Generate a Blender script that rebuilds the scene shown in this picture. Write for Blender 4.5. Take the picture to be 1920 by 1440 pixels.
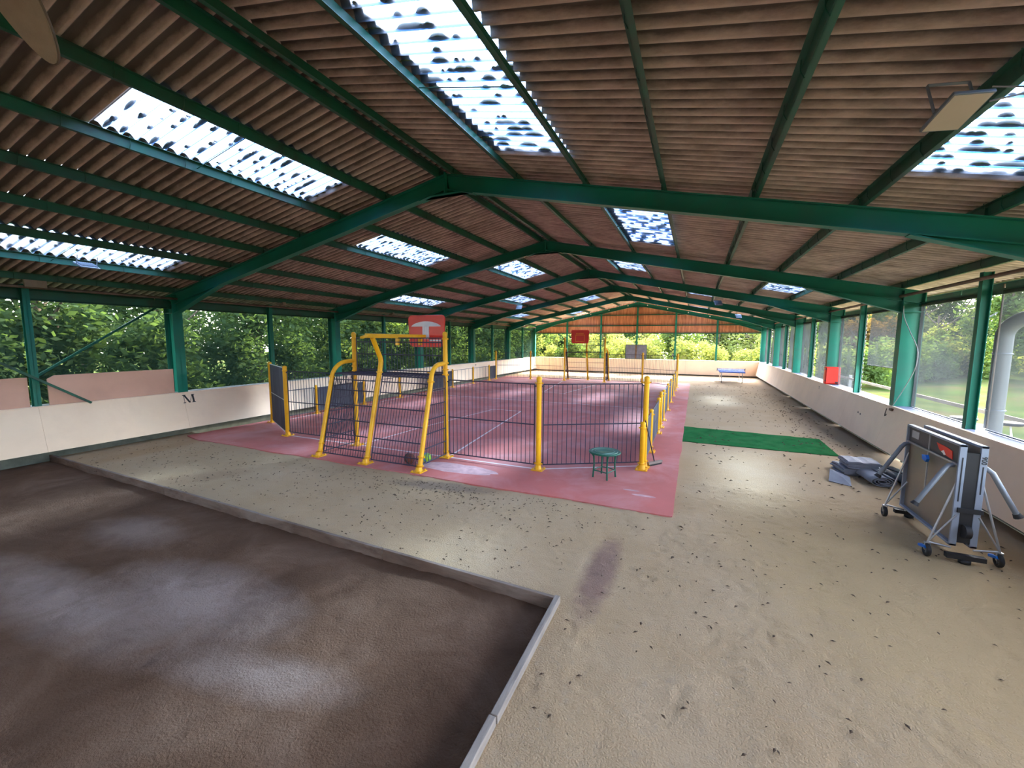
import bpy, bmesh, math, random
from mathutils import Vector, Matrix, Quaternion, noise
import numpy as np
random.seed(7)
R = math.radians
for o in list(bpy.data.objects): bpy.data.objects.remove(o)
scene = bpy.context.scene
COL = scene.collection

# ------------------------------------------------------------------ camera
CAMH = 2.85
yaw, pitch, roll = 0.4118, 0.1053, 0.0051
cy, sy, cp, sp = math.cos(yaw), math.sin(yaw), math.cos(pitch), math.sin(pitch)
f0 = Vector((-sy, cy, 0)); r0 = Vector((cy, sy, 0)); u0 = Vector((0, 0, 1))
fw = f0*cp - u0*sp; up = u0*cp + f0*sp
rr = r0*math.cos(roll) + up*math.sin(roll); uu = up*math.cos(roll) - r0*math.sin(roll)
cam_data = bpy.data.cameras.new('camera'); cam = bpy.data.objects.new('camera', cam_data); COL.objects.link(cam)
m3 = Matrix((rr, uu, -fw)).transposed()
cam.matrix_world = Matrix.Translation((0, 0, CAMH)) @ m3.to_4x4()
cam_data.sensor_fit = 'HORIZONTAL'; cam_data.sensor_width = 36.0
cam_data.lens = 784.42/1920*36.0
cam_data.clip_start = 0.05; cam_data.clip_end = 600
scene.camera = cam

# ------------------------------------------------------------------ light
SUN = Vector((0.33, 1.40, 1.0)).normalized()
world = bpy.data.worlds.new('world'); scene.world = world; world.use_nodes = True
nt = world.node_tree; nt.nodes.clear()
wo = nt.nodes.new('ShaderNodeOutputWorld'); bg = nt.nodes.new('ShaderNodeBackground')
sk = nt.nodes.new('ShaderNodeTexSky'); sk.sky_type = 'NISHITA'; sk.sun_disc = False
sk.sun_elevation = math.asin(SUN.z); sk.sun_rotation = math.atan2(SUN.x, SUN.y)
sk.altitude = 100; sk.air_density = 1.0; sk.dust_density = 1.5; sk.ozone_density = 1.2
hs = nt.nodes.new('ShaderNodeHueSaturation'); hs.inputs['Saturation'].default_value = 0.55
nt.links.new(sk.outputs[0], hs.inputs['Color']); nt.links.new(hs.outputs[0], bg.inputs[0]); nt.links.new(bg.outputs[0], wo.inputs[0])
bg.inputs[1].default_value = 0.75
ld = bpy.data.lights.new('sun', 'SUN'); ld.energy = 6.8; ld.angle = R(8); ld.color = (1.0, 0.85, 0.66)
sun = bpy.data.objects.new('sun', ld); COL.objects.link(sun)
sun.rotation_euler = SUN.to_track_quat('Z', 'Y').to_euler(); sun.location = (10, 30, 30)
scene.view_settings.view_transform = 'Standard'; scene.view_settings.look = 'None'
scene.view_settings.gamma = 1.0; scene.view_settings.use_curve_mapping = False
scene.view_settings.exposure = 2.85
cyc = scene.cycles
cyc.max_bounces = 9; cyc.diffuse_bounces = 6; cyc.glossy_bounces = 3; cyc.transmission_bounces = 6
cyc.transparent_max_bounces = 16; cyc.caustics_reflective = False; cyc.caustics_refractive = False
cyc.sample_clamp_indirect = 12

# ------------------------------------------------------------------ materials
def _new(name):
    m = bpy.data.materials.new(name); m.use_nodes = True
    t = m.node_tree; t.nodes.clear()
    return m, t
def _coord(t, scale=(1, 1, 1), kind='Object'):
    tc = t.nodes.new('ShaderNodeTexCoord'); mp = t.nodes.new('ShaderNodeMapping')
    if kind == 'World':
        g = t.nodes.new('ShaderNodeNewGeometry'); t.links.new(g.outputs['Position'], mp.inputs[0])
    else: t.links.new(tc.outputs[kind], mp.inputs[0])
    mp.inputs['Scale'].default_value = scale
    return mp.outputs[0]
def _noise(t, vec, scale, detail=4, rough=0.55, dist=0):
    n = t.nodes.new('ShaderNodeTexNoise'); n.inputs['Scale'].default_value = scale
    n.inputs['Detail'].default_value = detail; n.inputs['Roughness'].default_value = rough
    n.inputs['Distortion'].default_value = dist
    t.links.new(vec, n.inputs['Vector']); return n.outputs['Fac']
def _ramp(t, fac, stops):
    r = t.nodes.new('ShaderNodeValToRGB'); e = r.color_ramp.elements
    while len(e) < len(stops): e.new(0.5)
    for i, (p, c) in enumerate(stops):
        e[i].position = p; e[i].color = (*c, 1) if len(c) == 3 else c
    t.links.new(fac, r.inputs[0]); return r.outputs[0]
def _mix(t, fac, a, b, mode='MIX'):
    m = t.nodes.new('ShaderNodeMix'); m.data_type = 'RGBA'; m.blend_type = mode
    for s, v in ((0, fac), (6, a), (7, b)):
        if isinstance(v, (int, float)): m.inputs[s].default_value = v
        elif isinstance(v, tuple): m.inputs[s].default_value = (*v, 1)
        else: t.links.new(v, m.inputs[s])
    return m.outputs[2]
def mat(name, c, rough=0.6, metal=0.0, var=0.12, nscale=6.0, bump=0.0, bscale=40.0, coord='World', dirt=None, dscale=2.0, stretch=(1, 1, 1), spec=0.4):
    m, t = _new(name)
    out = t.nodes.new('ShaderNodeOutputMaterial'); b = t.nodes.new('ShaderNodeBsdfPrincipled')
    t.links.new(b.outputs[0], out.inputs[0])
    v = _coord(t, stretch, coord)
    n = _noise(t, v, nscale)
    lo = tuple(x*(1-var) for x in c); hi = tuple(min(1, x*(1+var)) for x in c)
    col = _ramp(t, n, [(0.3, lo), (0.7, hi)])
    if dirt:
        n2 = _noise(t, v, dscale, 6, 0.65, 0.5)
        f = _ramp(t, n2, [(0.45, (0, 0, 0)), (0.68, (1, 1, 1))])
        col = _mix(t, f, col, dirt)
    t.links.new(col, b.inputs['Base Color'])
    b.inputs['Roughness'].default_value = rough; b.inputs['Metallic'].default_value = metal
    b.inputs['Specular IOR Level'].default_value = spec
    if bump:
        bn = t.nodes.new('ShaderNodeBump'); bn.inputs['Strength'].default_value = bump; bn.inputs['Distance'].default_value = 0.02
        t.links.new(_noise(t, v, bscale, 5), bn.inputs['Height']); t.links.new(bn.outputs[0], b.inputs['Normal'])
    return m
def screen_mat(name, c, op, edge):
    """woven shade cloth: fine open weave, denser when seen at a slant"""
    m, t = _new(name); out = t.nodes.new('ShaderNodeOutputMaterial')
    tr = t.nodes.new('ShaderNodeBsdfTransparent'); df = t.nodes.new('ShaderNodeBsdfDiffuse'); tl = t.nodes.new('ShaderNodeBsdfTranslucent')
    v = _coord(t, (1, 1, 1), 'World'); n = _noise(t, v, 2.2, 4)
    col = _ramp(t, n, [(0.3, tuple(x*0.8 for x in c)), (0.7, tuple(x*1.2 for x in c))])
    t.links.new(col, df.inputs[0]); t.links.new(col, tl.inputs[0])
    a = t.nodes.new('ShaderNodeMixShader'); a.inputs[0].default_value = 0.45
    t.links.new(df.outputs[0], a.inputs[1]); t.links.new(tl.outputs[0], a.inputs[2])
    lw = t.nodes.new('ShaderNodeLayerWeight'); lw.inputs[0].default_value = 0.5
    mr = t.nodes.new('ShaderNodeMapRange'); mr.inputs[1].default_value = 0.0; mr.inputs[2].default_value = 0.95
    mr.inputs[3].default_value = op; mr.inputs[4].default_value = edge
    t.links.new(lw.outputs['Facing'], mr.inputs[0])
    s = t.nodes.new('ShaderNodeMixShader'); t.links.new(mr.outputs[0], s.inputs[0])
    t.links.new(tr.outputs[0], s.inputs[1]); t.links.new(a.outputs[0], s.inputs[2]); t.links.new(s.outputs[0], out.inputs[0])
    return m
def leaf_mat(name, c1, c2, trans=0.45):
    m, t = _new(name); out = t.nodes.new('ShaderNodeOutputMaterial')
    df = t.nodes.new('ShaderNodeBsdfDiffuse'); tl = t.nodes.new('ShaderNodeBsdfTranslucent')
    v = _coord(t, (1, 1, 1), 'World'); n = _noise(t, v, 1.3, 6, 0.7)
    col = _ramp(t, n, [(0.3, c1), (0.7, c2)])
    t.links.new(col, df.inputs[0])
    t.links.new(_mix(t, 1.0, col, (1.5, 1.5, 0.7), 'MULTIPLY'), tl.inputs[0])
    a = t.nodes.new('ShaderNodeMixShader'); a.inputs[0].default_value = trans
    t.links.new(df.outputs[0], a.inputs[1]); t.links.new(tl.outputs[0], a.inputs[2]); t.links.new(a.outputs[0], out.inputs[0])
    return m
M = {}
M['green'] = mat('green_paint', (0.012, 0.185, 0.125), 0.45, 0, 0.12, 1.5, 0.03, 30, dirt=(0.025, 0.15, 0.11), dscale=0.9, spec=0.22)
M['green_dark'] = mat('green_purlin_paint', (0.012, 0.10, 0.06), 0.5, 0, 0.15, 1.2, dirt=(0.03, 0.06, 0.045), dscale=1.5)
M['yellow'] = mat('yellow_paint', (0.86, 0.44, 0.006), 0.38, 0, 0.06, 3, dirt=(0.74, 0.36, 0.006), dscale=3)
M['grid'] = mat('grid_paint', (0.035, 0.03, 0.055), 0.5, 0.2, 0.1, 3)
M['slab'] = mat('slab_panel', (0.05, 0.053, 0.075), 0.75, 0, 0.2, 3, stretch=(1, 1, 0.2), dirt=(0.09, 0.10, 0.125), dscale=2, spec=0.15)
M['board'] = mat('kick_board', (0.90, 0.70, 0.52), 0.62, 0, 0.04, 1.1, 0.04, 25, dirt=(0.84, 0.64, 0.47), dscale=0.8)
M['board_pink'] = mat('pink_board', (0.66, 0.38, 0.28), 0.6, 0, 0.08, 1.3)
M['ledge'] = mat('ledge_paint', (0.20, 0.23, 0.32), 0.7, 0, 0.06, 2)
M['concrete'] = mat('concrete_base', (0.085, 0.095, 0.08), 0.85, 0, 0.3, 3, 0.3, 30)
M['timber'] = mat('timber', (0.16, 0.11, 0.085), 0.8, 0, 0.3, 9, 0.35, 30, stretch=(0.3, 1, 1), dirt=(0.26, 0.21, 0.18), dscale=3)
M['timber_grey'] = mat('weathered_timber', (0.28, 0.24, 0.21), 0.8, 0, 0.25, 9, 0.35, 30, stretch=(1, .2, 1))
M['red'] = mat('red_plastic', (0.75, 0.035, 0.02), 0.35, 0, 0.05, 3)
M['white'] = mat('white_paint', (0.78, 0.76, 0.78), 0.5, 0, 0.04, 6)
M['line'] = mat('white_line', (0.72, 0.62, 0.62), 0.7, 0, 0.1, 5)
M['orange'] = mat('orange_line', (0.9, 0.32, 0.02), 0.5)
M['black'] = mat('black_rubber', (0.018, 0.018, 0.02), 0.6)
M['steel'] = mat('galvanised_steel', (0.42, 0.44, 0.47), 0.4, 0.7, 0.1, 8)
M['grey_metal'] = mat('grey_painted_metal', (0.20, 0.22, 0.25), 0.45, 0.2, 0.08, 5)
M['tt_side'] = mat('table_edge_grey', (0.25, 0.29, 0.36), 0.45, 0.1, 0.06, 5)
M['tt_under'] = mat('table_underside', (0.17, 0.15, 0.13), 0.28, 0.0, 0.15, 1.5, dirt=(0.24, 0.17, 0.12), dscale=0.8)
M['tt_dark'] = mat('table_dark_board', (0.06, 0.06, 0.065), 0.5)
M['blue'] = mat('blue_plastic', (0.01, 0.16, 0.62), 0.4)
M['tt_blue'] = mat('blue_table_top', (0.05, 0.10, 0.34), 0.85, 0, 0.05, spec=0.05)
M['chrome'] = mat('chrome', (0.6, 0.6, 0.62), 0.2, 0.9)
M['tgreen'] = mat('dark_green_plastic', (0.012, 0.10, 0.065), 0.35, 0, 0.12, 12)
M['tgreen_pale'] = mat('pale_green_ring', (0.16, 0.30, 0.24), 0.4)
M['turf'] = mat('green_turf', (0.025, 0.135, 0.045), 0.98, 0, 0.22, 3, 0.6, 180, dirt=(0.04, 0.15, 0.055), dscale=2, spec=0.0)
M['tarp'] = mat('grey_tarp', (0.19, 0.20, 0.25), 0.7, 0, 0.12, 5, 0.2, 60)
M['tarp_dark'] = mat('dark_tarp', (0.07, 0.075, 0.09), 0.7, 0, 0.2, 5, 0.2, 60)
M['lamp'] = mat('lamp_glass', (0.62, 0.52, 0.42), 0.3, 0, 0.03)
M['tan'] = mat('tan_felt', (0.30, 0.23, 0.17), 0.9, 0, 0.1, 8, 0.3, 90)
M['rust'] = mat('rusty_steel', (0.16, 0.11, 0.08), 0.6, 0.4, 0.3, 5)
M['gable'] = mat('gable_cladding', (0.52, 0.24, 0.13), 0.7, 0, 0.25, 3.5, stretch=(2.5, 1, 0.25), dirt=(0.33, 0.13, 0.07), dscale=2.5)
M['bark'] = mat('bark', (0.10, 0.075, 0.055), 0.9, 0, 0.35, 6, 0.6, 12, stretch=(1, 1, .3))
M['pipe'] = mat('grey_pipe', (0.17, 0.18, 0.19), 0.5, 0.1, 0.05, 3)
M['concrete_light'] = mat('pale_concrete', (0.42, 0.42, 0.40), 0.85, 0, 0.1, 5)
M['tyre'] = M['black']
M['basket'] = mat('basketball_brown', (0.16, 0.045, 0.03), 0.6)
M['ballgreen'] = mat('ball_green', (0.35, 0.62, 0.04), 0.5)
M['moss'] = mat('moss', (0.10, 0.10, 0.035), 0.95, 0, 0.4, 14, 0.6, 50)
M['leaf_litter'] = mat('leaf_litter', (0.085, 0.055, 0.035), 0.9, 0, 0.4, 9)
M['cable'] = mat('pale_cable', (0.45, 0.47, 0.47), 0.5)
M['screen_green'] = screen_mat('green_shade_net', (0.035, 0.075, 0.06), 0.34, 0.66)
M['screen_grey'] = screen_mat('grey_shade_net', (0.06, 0.062, 0.065), 0.30, 0.97)
M['leaf_dark'] = leaf_mat('leaf_dark', (0.020, 0.042, 0.022), (0.055, 0.092, 0.038), 0.45)
M['leaf_mid'] = leaf_mat('leaf_mid', (0.045, 0.08, 0.027), (0.11, 0.16, 0.052), 0.45)
M['leaf_light'] = leaf_mat('leaf_light', (0.11, 0.15, 0.05), (0.24, 0.26, 0.095), 0.5)
M['leaf_rust'] = leaf_mat('leaf_rust', (0.08, 0.055, 0.02), (0.16, 0.10, 0.04), 0.4)

def roof_mat():
    m, t = _new('fibre_cement'); out = t.nodes.new('ShaderNodeOutputMaterial'); b = t.nodes.new('ShaderNodeBsdfPrincipled')
    t.links.new(b.outputs[0], out.inputs[0]); v = _coord(t, (1, 1, 1), 'World')
    n = _noise(t, v, 1.1, 7, 0.65); c = _ramp(t, n, [(0.3, (0.48, 0.365, 0.315)), (0.72, (0.74, 0.60, 0.53))])
    n2 = _noise(t, _coord(t, (0.6, 3, 1), 'World'), 1.6, 5, 0.6); f = _ramp(t, n2, [(0.52, (0, 0, 0)), (0.75, (0.7, 0.7, 0.7))])
    c = _mix(t, f, c, (0.19, 0.145, 0.125))
    # shading of the wave hollows painted in as dark, noise-broken bands
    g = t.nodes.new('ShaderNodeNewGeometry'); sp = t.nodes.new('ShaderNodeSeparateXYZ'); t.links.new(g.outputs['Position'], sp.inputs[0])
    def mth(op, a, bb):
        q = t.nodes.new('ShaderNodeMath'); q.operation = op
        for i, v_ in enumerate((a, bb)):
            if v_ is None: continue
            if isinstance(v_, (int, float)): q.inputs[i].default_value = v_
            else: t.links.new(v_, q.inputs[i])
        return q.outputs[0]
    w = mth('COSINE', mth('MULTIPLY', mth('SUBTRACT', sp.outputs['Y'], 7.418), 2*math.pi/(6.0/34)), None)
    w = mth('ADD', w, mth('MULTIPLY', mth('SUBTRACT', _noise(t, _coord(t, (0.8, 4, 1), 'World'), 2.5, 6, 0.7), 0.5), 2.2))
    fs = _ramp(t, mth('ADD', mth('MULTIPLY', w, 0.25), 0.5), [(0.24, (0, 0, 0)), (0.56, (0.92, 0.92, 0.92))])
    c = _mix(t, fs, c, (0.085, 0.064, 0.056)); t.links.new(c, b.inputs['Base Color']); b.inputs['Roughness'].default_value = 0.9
    bn = t.nodes.new('ShaderNodeBump'); bn.inputs['Strength'].default_value = 0.35; bn.inputs['Distance'].default_value = 0.01
    t.links.new(_noise(t, v, 45, 5), bn.inputs['Height']); t.links.new(bn.outputs[0], b.inputs['Normal'])
    return m
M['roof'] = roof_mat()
def sky_sheet():
    m, t = _new('translucent_sheet'); out = t.nodes.new('ShaderNodeOutputMaterial')
    tr = t.nodes.new('ShaderNodeBsdfTransparent'); tl = t.nodes.new('ShaderNodeBsdfTranslucent'); df = t.nodes.new('ShaderNodeBsdfDiffuse')
    v = _coord(t, (0.5, 2.0, 1), 'World'); n = _noise(t, v, 2.0, 5, 0.6)
    f = _ramp(t, n, [(0.35, (0.36, 0.36, 0.36)), (0.7, (0.62, 0.62, 0.62))])
    tr.inputs[0].default_value = (0.27, 0.43, 0.68, 1); tl.inputs[0].default_value = (0.15, 0.17, 0.20, 1); df.inputs[0].default_value = (0.5, 0.5, 0.5, 1)
    a = t.nodes.new('ShaderNodeMixShader'); a.inputs[0].default_value = 0.22
    t.links.new(tl.outputs[0], a.inputs[1]); t.links.new(df.outputs[0], a.inputs[2])
    s = t.nodes.new('ShaderNodeMixShader'); t.links.new(f, s.inputs[0]); t.links.new(tr.outputs[0], s.inputs[1]); t.links.new(a.outputs[0], s.inputs[2])
    t.links.new(s.outputs[0], out.inputs[0]); return m
M['sky_sheet'] = sky_sheet()
def sand_mat():
    m, t = _new('sand'); out = t.nodes.new('ShaderNodeOutputMaterial'); b = t.nodes.new('ShaderNodeBsdfPrincipled')
    t.links.new(b.outputs[0], out.inputs[0]); v = _coord(t, (1, 1, 1), 'World')
    n = _noise(t, v, 0.55, 7, 0.6); c = _ramp(t, n, [(0.28, (0.40, 0.275, 0.155)), (0.5, (0.43, 0.31, 0.19)), (0.75, (0.46, 0.345, 0.23))])
    n2 = _noise(t, v, 9, 5, 0.7); c = _mix(t, _ramp(t, n2, [(0.55, (0, 0, 0)), (0.75, (.5, .5, .5))]), c, (0.35, 0.29, 0.22))
    n3 = _noise(t, v, 38, 3, 0.6); c = _mix(t, _ramp(t, n3, [(0.68, (0, 0, 0)), (0.74, (.75, .75, .75))]), c, (0.17, 0.13, 0.09))
    # reddish dust blown over two worn tracks, darker earth along the right wall
    pos = _coord(t, (1, 1, 1), 'World')
    def spot(cx, cyy, rx, ry, ang, col, amt, c):
        mp = t.nodes.new('ShaderNodeMapping'); mp.vector_type = 'TEXTURE'
        mp.inputs['Location'].default_value = (cx, cyy, 0); mp.inputs['Rotation'].default_value = (0, 0, ang); mp.inputs['Scale'].default_value = (rx, ry, 1)
        t.links.new(pos, mp.inputs[0]); gr = t.nodes.new('ShaderNodeTexGradient'); gr.gradient_type = 'SPHERICAL'
        t.links.new(mp.outputs[0], gr.inputs[0])
        a = t.nodes.new('ShaderNodeMath'); a.operation = 'MULTIPLY'; t.links.new(gr.outputs[1], a.inputs[0]); t.links.new(_noise(t, v, 5, 5, .7), a.inputs[1])
        return _mix(t, _ramp(t, a.outputs[0], [(0.06, (0, 0, 0)), (0.3, (amt,)*3)]), c, col)
    c = spot(-0.95, 4.95, 0.28, 1.35, 0.0, (0.24, 0.15, 0.12), 0.9, c)
    c = spot(-9.3, 5.0, 0.5, 1.5, -0.6, (0.34, 0.23, 0.14), 0.8, c)
    c = spot(-12.6, 5.9, 0.5, 2.0, 0.1, (0.40, 0.27, 0.15), 0.8, c)
    c = spot(-4.4, 6.7, 1.5, 0.35, 0.15, (0.20, 0.15, 0.12), 0.8, c)
    c = spot(3.9, 16.0, 0.9, 7.5, 0.0, (0.30, 0.22, 0.15), 0.75, c)
    c = spot(2.6, 5.6, 2.6, 4.6, 0.3, (0.45, 0.32, 0.17), 0.9, c)
    t.links.new(c, b.inputs['Base Color']); b.inputs['Roughness'].default_value = 0.95; b.inputs['Specular IOR Level'].default_value = 0.15
    bn = t.nodes.new('ShaderNodeBump'); bn.inputs['Strength'].default_value = 0.75; bn.inputs['Distance'].default_value = 0.02
    s = t.nodes.new('ShaderNodeMath'); s.operation = 'ADD'
    t.links.new(_noise(t, v, 6, 8, 0.7, 0.4), s.inputs[0]); t.links.new(_noise(t, v, 60, 4, 0.6), s.inputs[1])
    t.links.new(s.outputs[0], bn.inputs['Height']); t.links.new(bn.outputs[0], b.inputs['Normal'])
    return m
M['sand'] = sand_mat()
def dirt_mat():
    m, t = _new('dark_earth'); out = t.nodes.new('ShaderNodeOutputMaterial'); b = t.nodes.new('ShaderNodeBsdfPrincipled')
    t.links.new(b.outputs[0], out.inputs[0]); v = _coord(t, (1, 1, 1), 'World')
    n = _noise(t, v, 0.9, 8, 0.65, 0.6); c = _ramp(t, n, [(0.3, (0.082, 0.044, 0.025)), (0.5, (0.12, 0.068, 0.042)), (0.72, (0.18, 0.112, 0.075))])
    pos = _coord(t, (1, 1, 1), 'World')  # paler noise-broken patches over the brown earth
    for cx, cyy, rx, ry, ang, amt in ((-5.1, 2.65, 1.9, 0.8, 0.05, 1.0), (-6.4, 2.0, 2.8, 0.55, 0.0, 0.9), (-7.7, 3.3, 1.2, 0.6, 0.0, 0.55), (-3.4, 2.2, 1.3, 0.35, 0.2, 0.6)):
        mp = t.nodes.new('ShaderNodeMapping'); mp.vector_type = 'TEXTURE'; mp.inputs['Location'].default_value = (cx, cyy, 0)
        mp.inputs['Rotation'].default_value = (0, 0, ang); mp.inputs['Scale'].default_value = (rx, ry, 1); t.links.new(pos, mp.inputs[0])
        gr = t.nodes.new('ShaderNodeTexGradient'); gr.gradient_type = 'SPHERICAL'; t.links.new(mp.outputs[0], gr.inputs[0])
        a = t.nodes.new('ShaderNodeMath'); a.operation = 'MULTIPLY'; t.links.new(gr.outputs[1], a.inputs[0]); t.links.new(_noise(t, v, 2.2, 8, .72, 0.5), a.inputs[1])
        c = _mix(t, _ramp(t, a.outputs[0], [(0.05, (0, 0, 0)), (0.42, (amt,)*3)]), c, (0.30, 0.23, 0.20))
    t.links.new(c, b.inputs['Base Color']); b.inputs['Roughness'].default_value = 0.95; b.inputs['Specular IOR Level'].default_value = 0.15
    bn = t.nodes.new('ShaderNodeBump'); bn.inputs['Strength'].default_value = 0.8; bn.inputs['Distance'].default_value = 0.03
    s = t.nodes.new('ShaderNodeMath'); s.operation = 'ADD'
    t.links.new(_noise(t, v, 4, 8, 0.75, 0.8), s.inputs[0]); t.links.new(_noise(t, v, 45, 4, 0.6), s.inputs[1])
    t.links.new(s.outputs[0], bn.inputs['Height']); t.links.new(bn.outputs[0], b.inputs['Normal'])
    return m
M['dirt'] = dirt_mat()
M['court'] = mat('red_court', (0.50, 0.135, 0.12), 0.7, 0, 0.1, 0.9, 0.25, 120, dirt=(0.55, 0.23, 0.23), dscale=0.7)
M['grass'] = mat('grass', (0.042, 0.065, 0.018), 0.95, 0, 0.25, 0.5, 0.6, 14, dirt=(0.08, 0.065, 0.03), dscale=0.35, spec=0.0)
M['track'] = mat('pale_ground', (0.30, 0.26, 0.19), 0.95, 0, 0.15, 1.0, 0.5, 20, dirt=(0.14, 0.16, 0.07), dscale=0.6, spec=0.0)

# ------------------------------------------------------------------ mesh helpers
class MB:
    def __init__(s): s.v = []; s.f = []; s.sm = []
    def add(s, vs, fs, smooth=False):
        k = len(s.v); s.v += [tuple(x) for x in vs]; s.f += [tuple(i+k for i in f) for f in fs]; s.sm += [smooth]*len(fs)
    def box(s, x0, x1, y0, y1, z0, z1):
        s.add([(x0,y0,z0),(x1,y0,z0),(x1,y1,z0),(x0,y1,z0),(x0,y0,z1),(x1,y0,z1),(x1,y1,z1),(x0,y1,z1)],
              [(0,3,2,1),(4,5,6,7),(0,1,5,4),(1,2,6,5),(2,3,7,6),(3,0,4,7)]); return s
    def bar(s, a, b, w, h, upv=(0, 0, 1)):
        a = Vector(a); b = Vector(b); d = (b-a).normalized(); upv = Vector(upv)
        if abs(d.dot(upv)) > 0.99: upv = Vector((0, 1, 0))
        x = d.cross(upv).normalized()*w/2; z = x.cross(d).normalized()*h/2
        s.add([a-x-z, a+x-z, a+x+z, a-x+z, b-x-z, b+x-z, b+x+z, b-x+z],
              [(0,1,2,3),(7,6,5,4),(0,4,5,1),(1,5,6,2),(2,6,7,3),(3,7,4,0)]); return s
    def tube(s, pts, r, n=10, cap=True):
        pts = [Vector(p) for p in pts]; rs = r if isinstance(r, (list, tuple)) else [r]*len(pts)
        rings = []; ref = None
        for i, p in enumerate(pts):
            d = (pts[min(i+1, len(pts)-1)] - pts[max(i-1, 0)]).normalized()
            if ref is None:
                ref = Vector((0, 0, 1)) if abs(d.z) < 0.9 else Vector((1, 0, 0))
            x = (ref - d*ref.dot(d)).normalized(); ref = x; y = d.cross(x)
            rings.append([p + (x*math.cos(2*math.pi*k/n) + y*math.sin(2*math.pi*k/n))*rs[i] for k in range(n)])
        k0 = len(s.v)
        vs = [q for g in rings for q in g]; fs = []
        for i in range(len(pts)-1):
            for k in range(n): fs.append((i*n+k, i*n+(k+1) % n, (i+1)*n+(k+1) % n, (i+1)*n+k))
        s.add(vs, fs, True)
        if cap: s.add(rings[0], [tuple(range(n-1, -1, -1))]); s.add(rings[-1], [tuple(range(n))])
        return s
    def lathe(s, prof, c=(0, 0, 0), n=24):
        vs = [(c[0]+r*math.cos(2*math.pi*k/n), c[1]+r*math.sin(2*math.pi*k/n), c[2]+z) for r, z in prof for k in range(n)]
        fs = [(i*n+k, i*n+(k+1) % n, (i+1)*n+(k+1) % n, (i+1)*n+k) for i in range(len(prof)-1) for k in range(n)]
        s.add(vs, fs, True); return s
    def prism(s, poly, axis, a, b):
        """poly in the two other axes, extruded along axis from a to b"""
        def P(u, v, w): return {'x': (w, u, v), 'y': (u, w, v), 'z': (u, v, w)}[axis]
        n = len(poly); vs = [P(u, v, a) for u, v in poly] + [P(u, v, b) for u, v in poly]
        fs = [tuple(range(n)), tuple(range(2*n-1, n-1, -1))] + [(i, i+n, (i+1) % n+n, (i+1) % n) for i in range(n)]
        s.add(vs, fs); return s
    def mesh(s, name, m, org=(0, 0, 0)):
        me = bpy.data.meshes.new(name); o = Vector(org)
        me.from_pydata([Vector(v)-o for v in s.v], [], s.f); me.polygons.foreach_set('use_smooth', s.sm)
        me.materials.append(m); me.update(); return me
    def fix(s, me):
        bm = bmesh.new(); bm.from_mesh(me); bmesh.ops.recalc_face_normals(bm, faces=bm.faces); bm.to_mesh(me); bm.free(); return me

def wpos(o):
    p = Vector((0, 0, 0))
    while o: p += o.location; o = o.parent
    return p
def obj(name, mb, m, parent=None, org=None, label=None, bev=0):
    base = wpos(parent) if parent else Vector(org or (0, 0, 0))
    me = mb.fix(mb.mesh(name, m, base)); o = bpy.data.objects.new(name, me); COL.objects.link(o)
    if parent: o.parent = parent
    else: o.location = base
    if label: o['label'] = label
    if bev:
        b = o.modifiers.new('bevel', 'BEVEL'); b.width = bev; b.segments = 2; b.limit_method = 'ANGLE'
    return o
def tag(o, label, cat, group=None, kind=None):
    o['label'] = label; o['category'] = cat
    if group: o['group'] = group
    if kind: o['kind'] = kind
    return o
def thing(name, label, cat, loc, group=None):
    o = bpy.data.objects.new(name, None); COL.objects.link(o); o.location = loc; o.empty_display_size = 0.2
    return tag(o, label, cat, group)
def struct(name, mb=None, m=None, label=None, loc=(0, 0, 0)):
    if mb is None:
        o = bpy.data.objects.new(name, None); COL.objects.link(o); o.location = loc
    else: o = obj(name, mb, m)
    o['kind'] = 'structure'
    if label: o['label'] = label
    return o
_rods = {}
def rod(name, p0, p1, r, m, parent, n=6):
    """a straight round bar that shares its mesh with all bars of the same size"""
    p0 = Vector(p0); p1 = Vector(p1); L = (p1-p0).length; key = (round(L, 3), r, m.name, n)
    if key not in _rods:
        b = MB(); b.tube([(0, 0, 0), (0, 0, L)], r, n); _rods[key] = b.fix(b.mesh(name, m))
    o = bpy.data.objects.new(name, _rods[key]); COL.objects.link(o); o.parent = parent
    o.location = p0 - wpos(parent); o.rotation_mode = 'QUATERNION'; o.rotation_quaternion = (p1-p0).to_track_quat('Z', 'Y')
    return o
def inst(name, me, loc, parent=None, rz=0.0, sc=None):
    o = bpy.data.objects.new(name, me); COL.objects.link(o)
    if parent: o.parent = parent; o.location = Vector(loc)-wpos(parent)
    else: o.location = loc
    o.rotation_euler = (0, 0, rz)
    if sc: o.scale = sc
    return o
ORD = ['first', 'second', 'third', 'fourth', 'fifth', 'sixth', 'seventh', 'eighth', 'ninth', 'tenth', 'eleventh', 'twelfth', 'thirteenth', 'fourteenth', 'fifteenth']

# ------------------------------------------------------------------ key dimensions
Y0 = 7.418; BAY = 6.0; XL, XR, XC = -13.93, 4.59, -4.67
FR = [Y0 + BAY*k for k in range(-1, 6)]        # portal frame positions
YG = FR[-1]
def rz(d): return 6.09 - 0.21*d                # top of rafter at distance d from the ridge line
PUR = [0.16, 1.5, 2.79, 4.08, 5.37, 6.66, 7.95, 9.24, 10.35]
PITCH = 6.0/34
SH = 0.165                                      # sheet height over the rafter top

# ------------------------------------------------------------------ ground and floors
g = MB()
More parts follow.
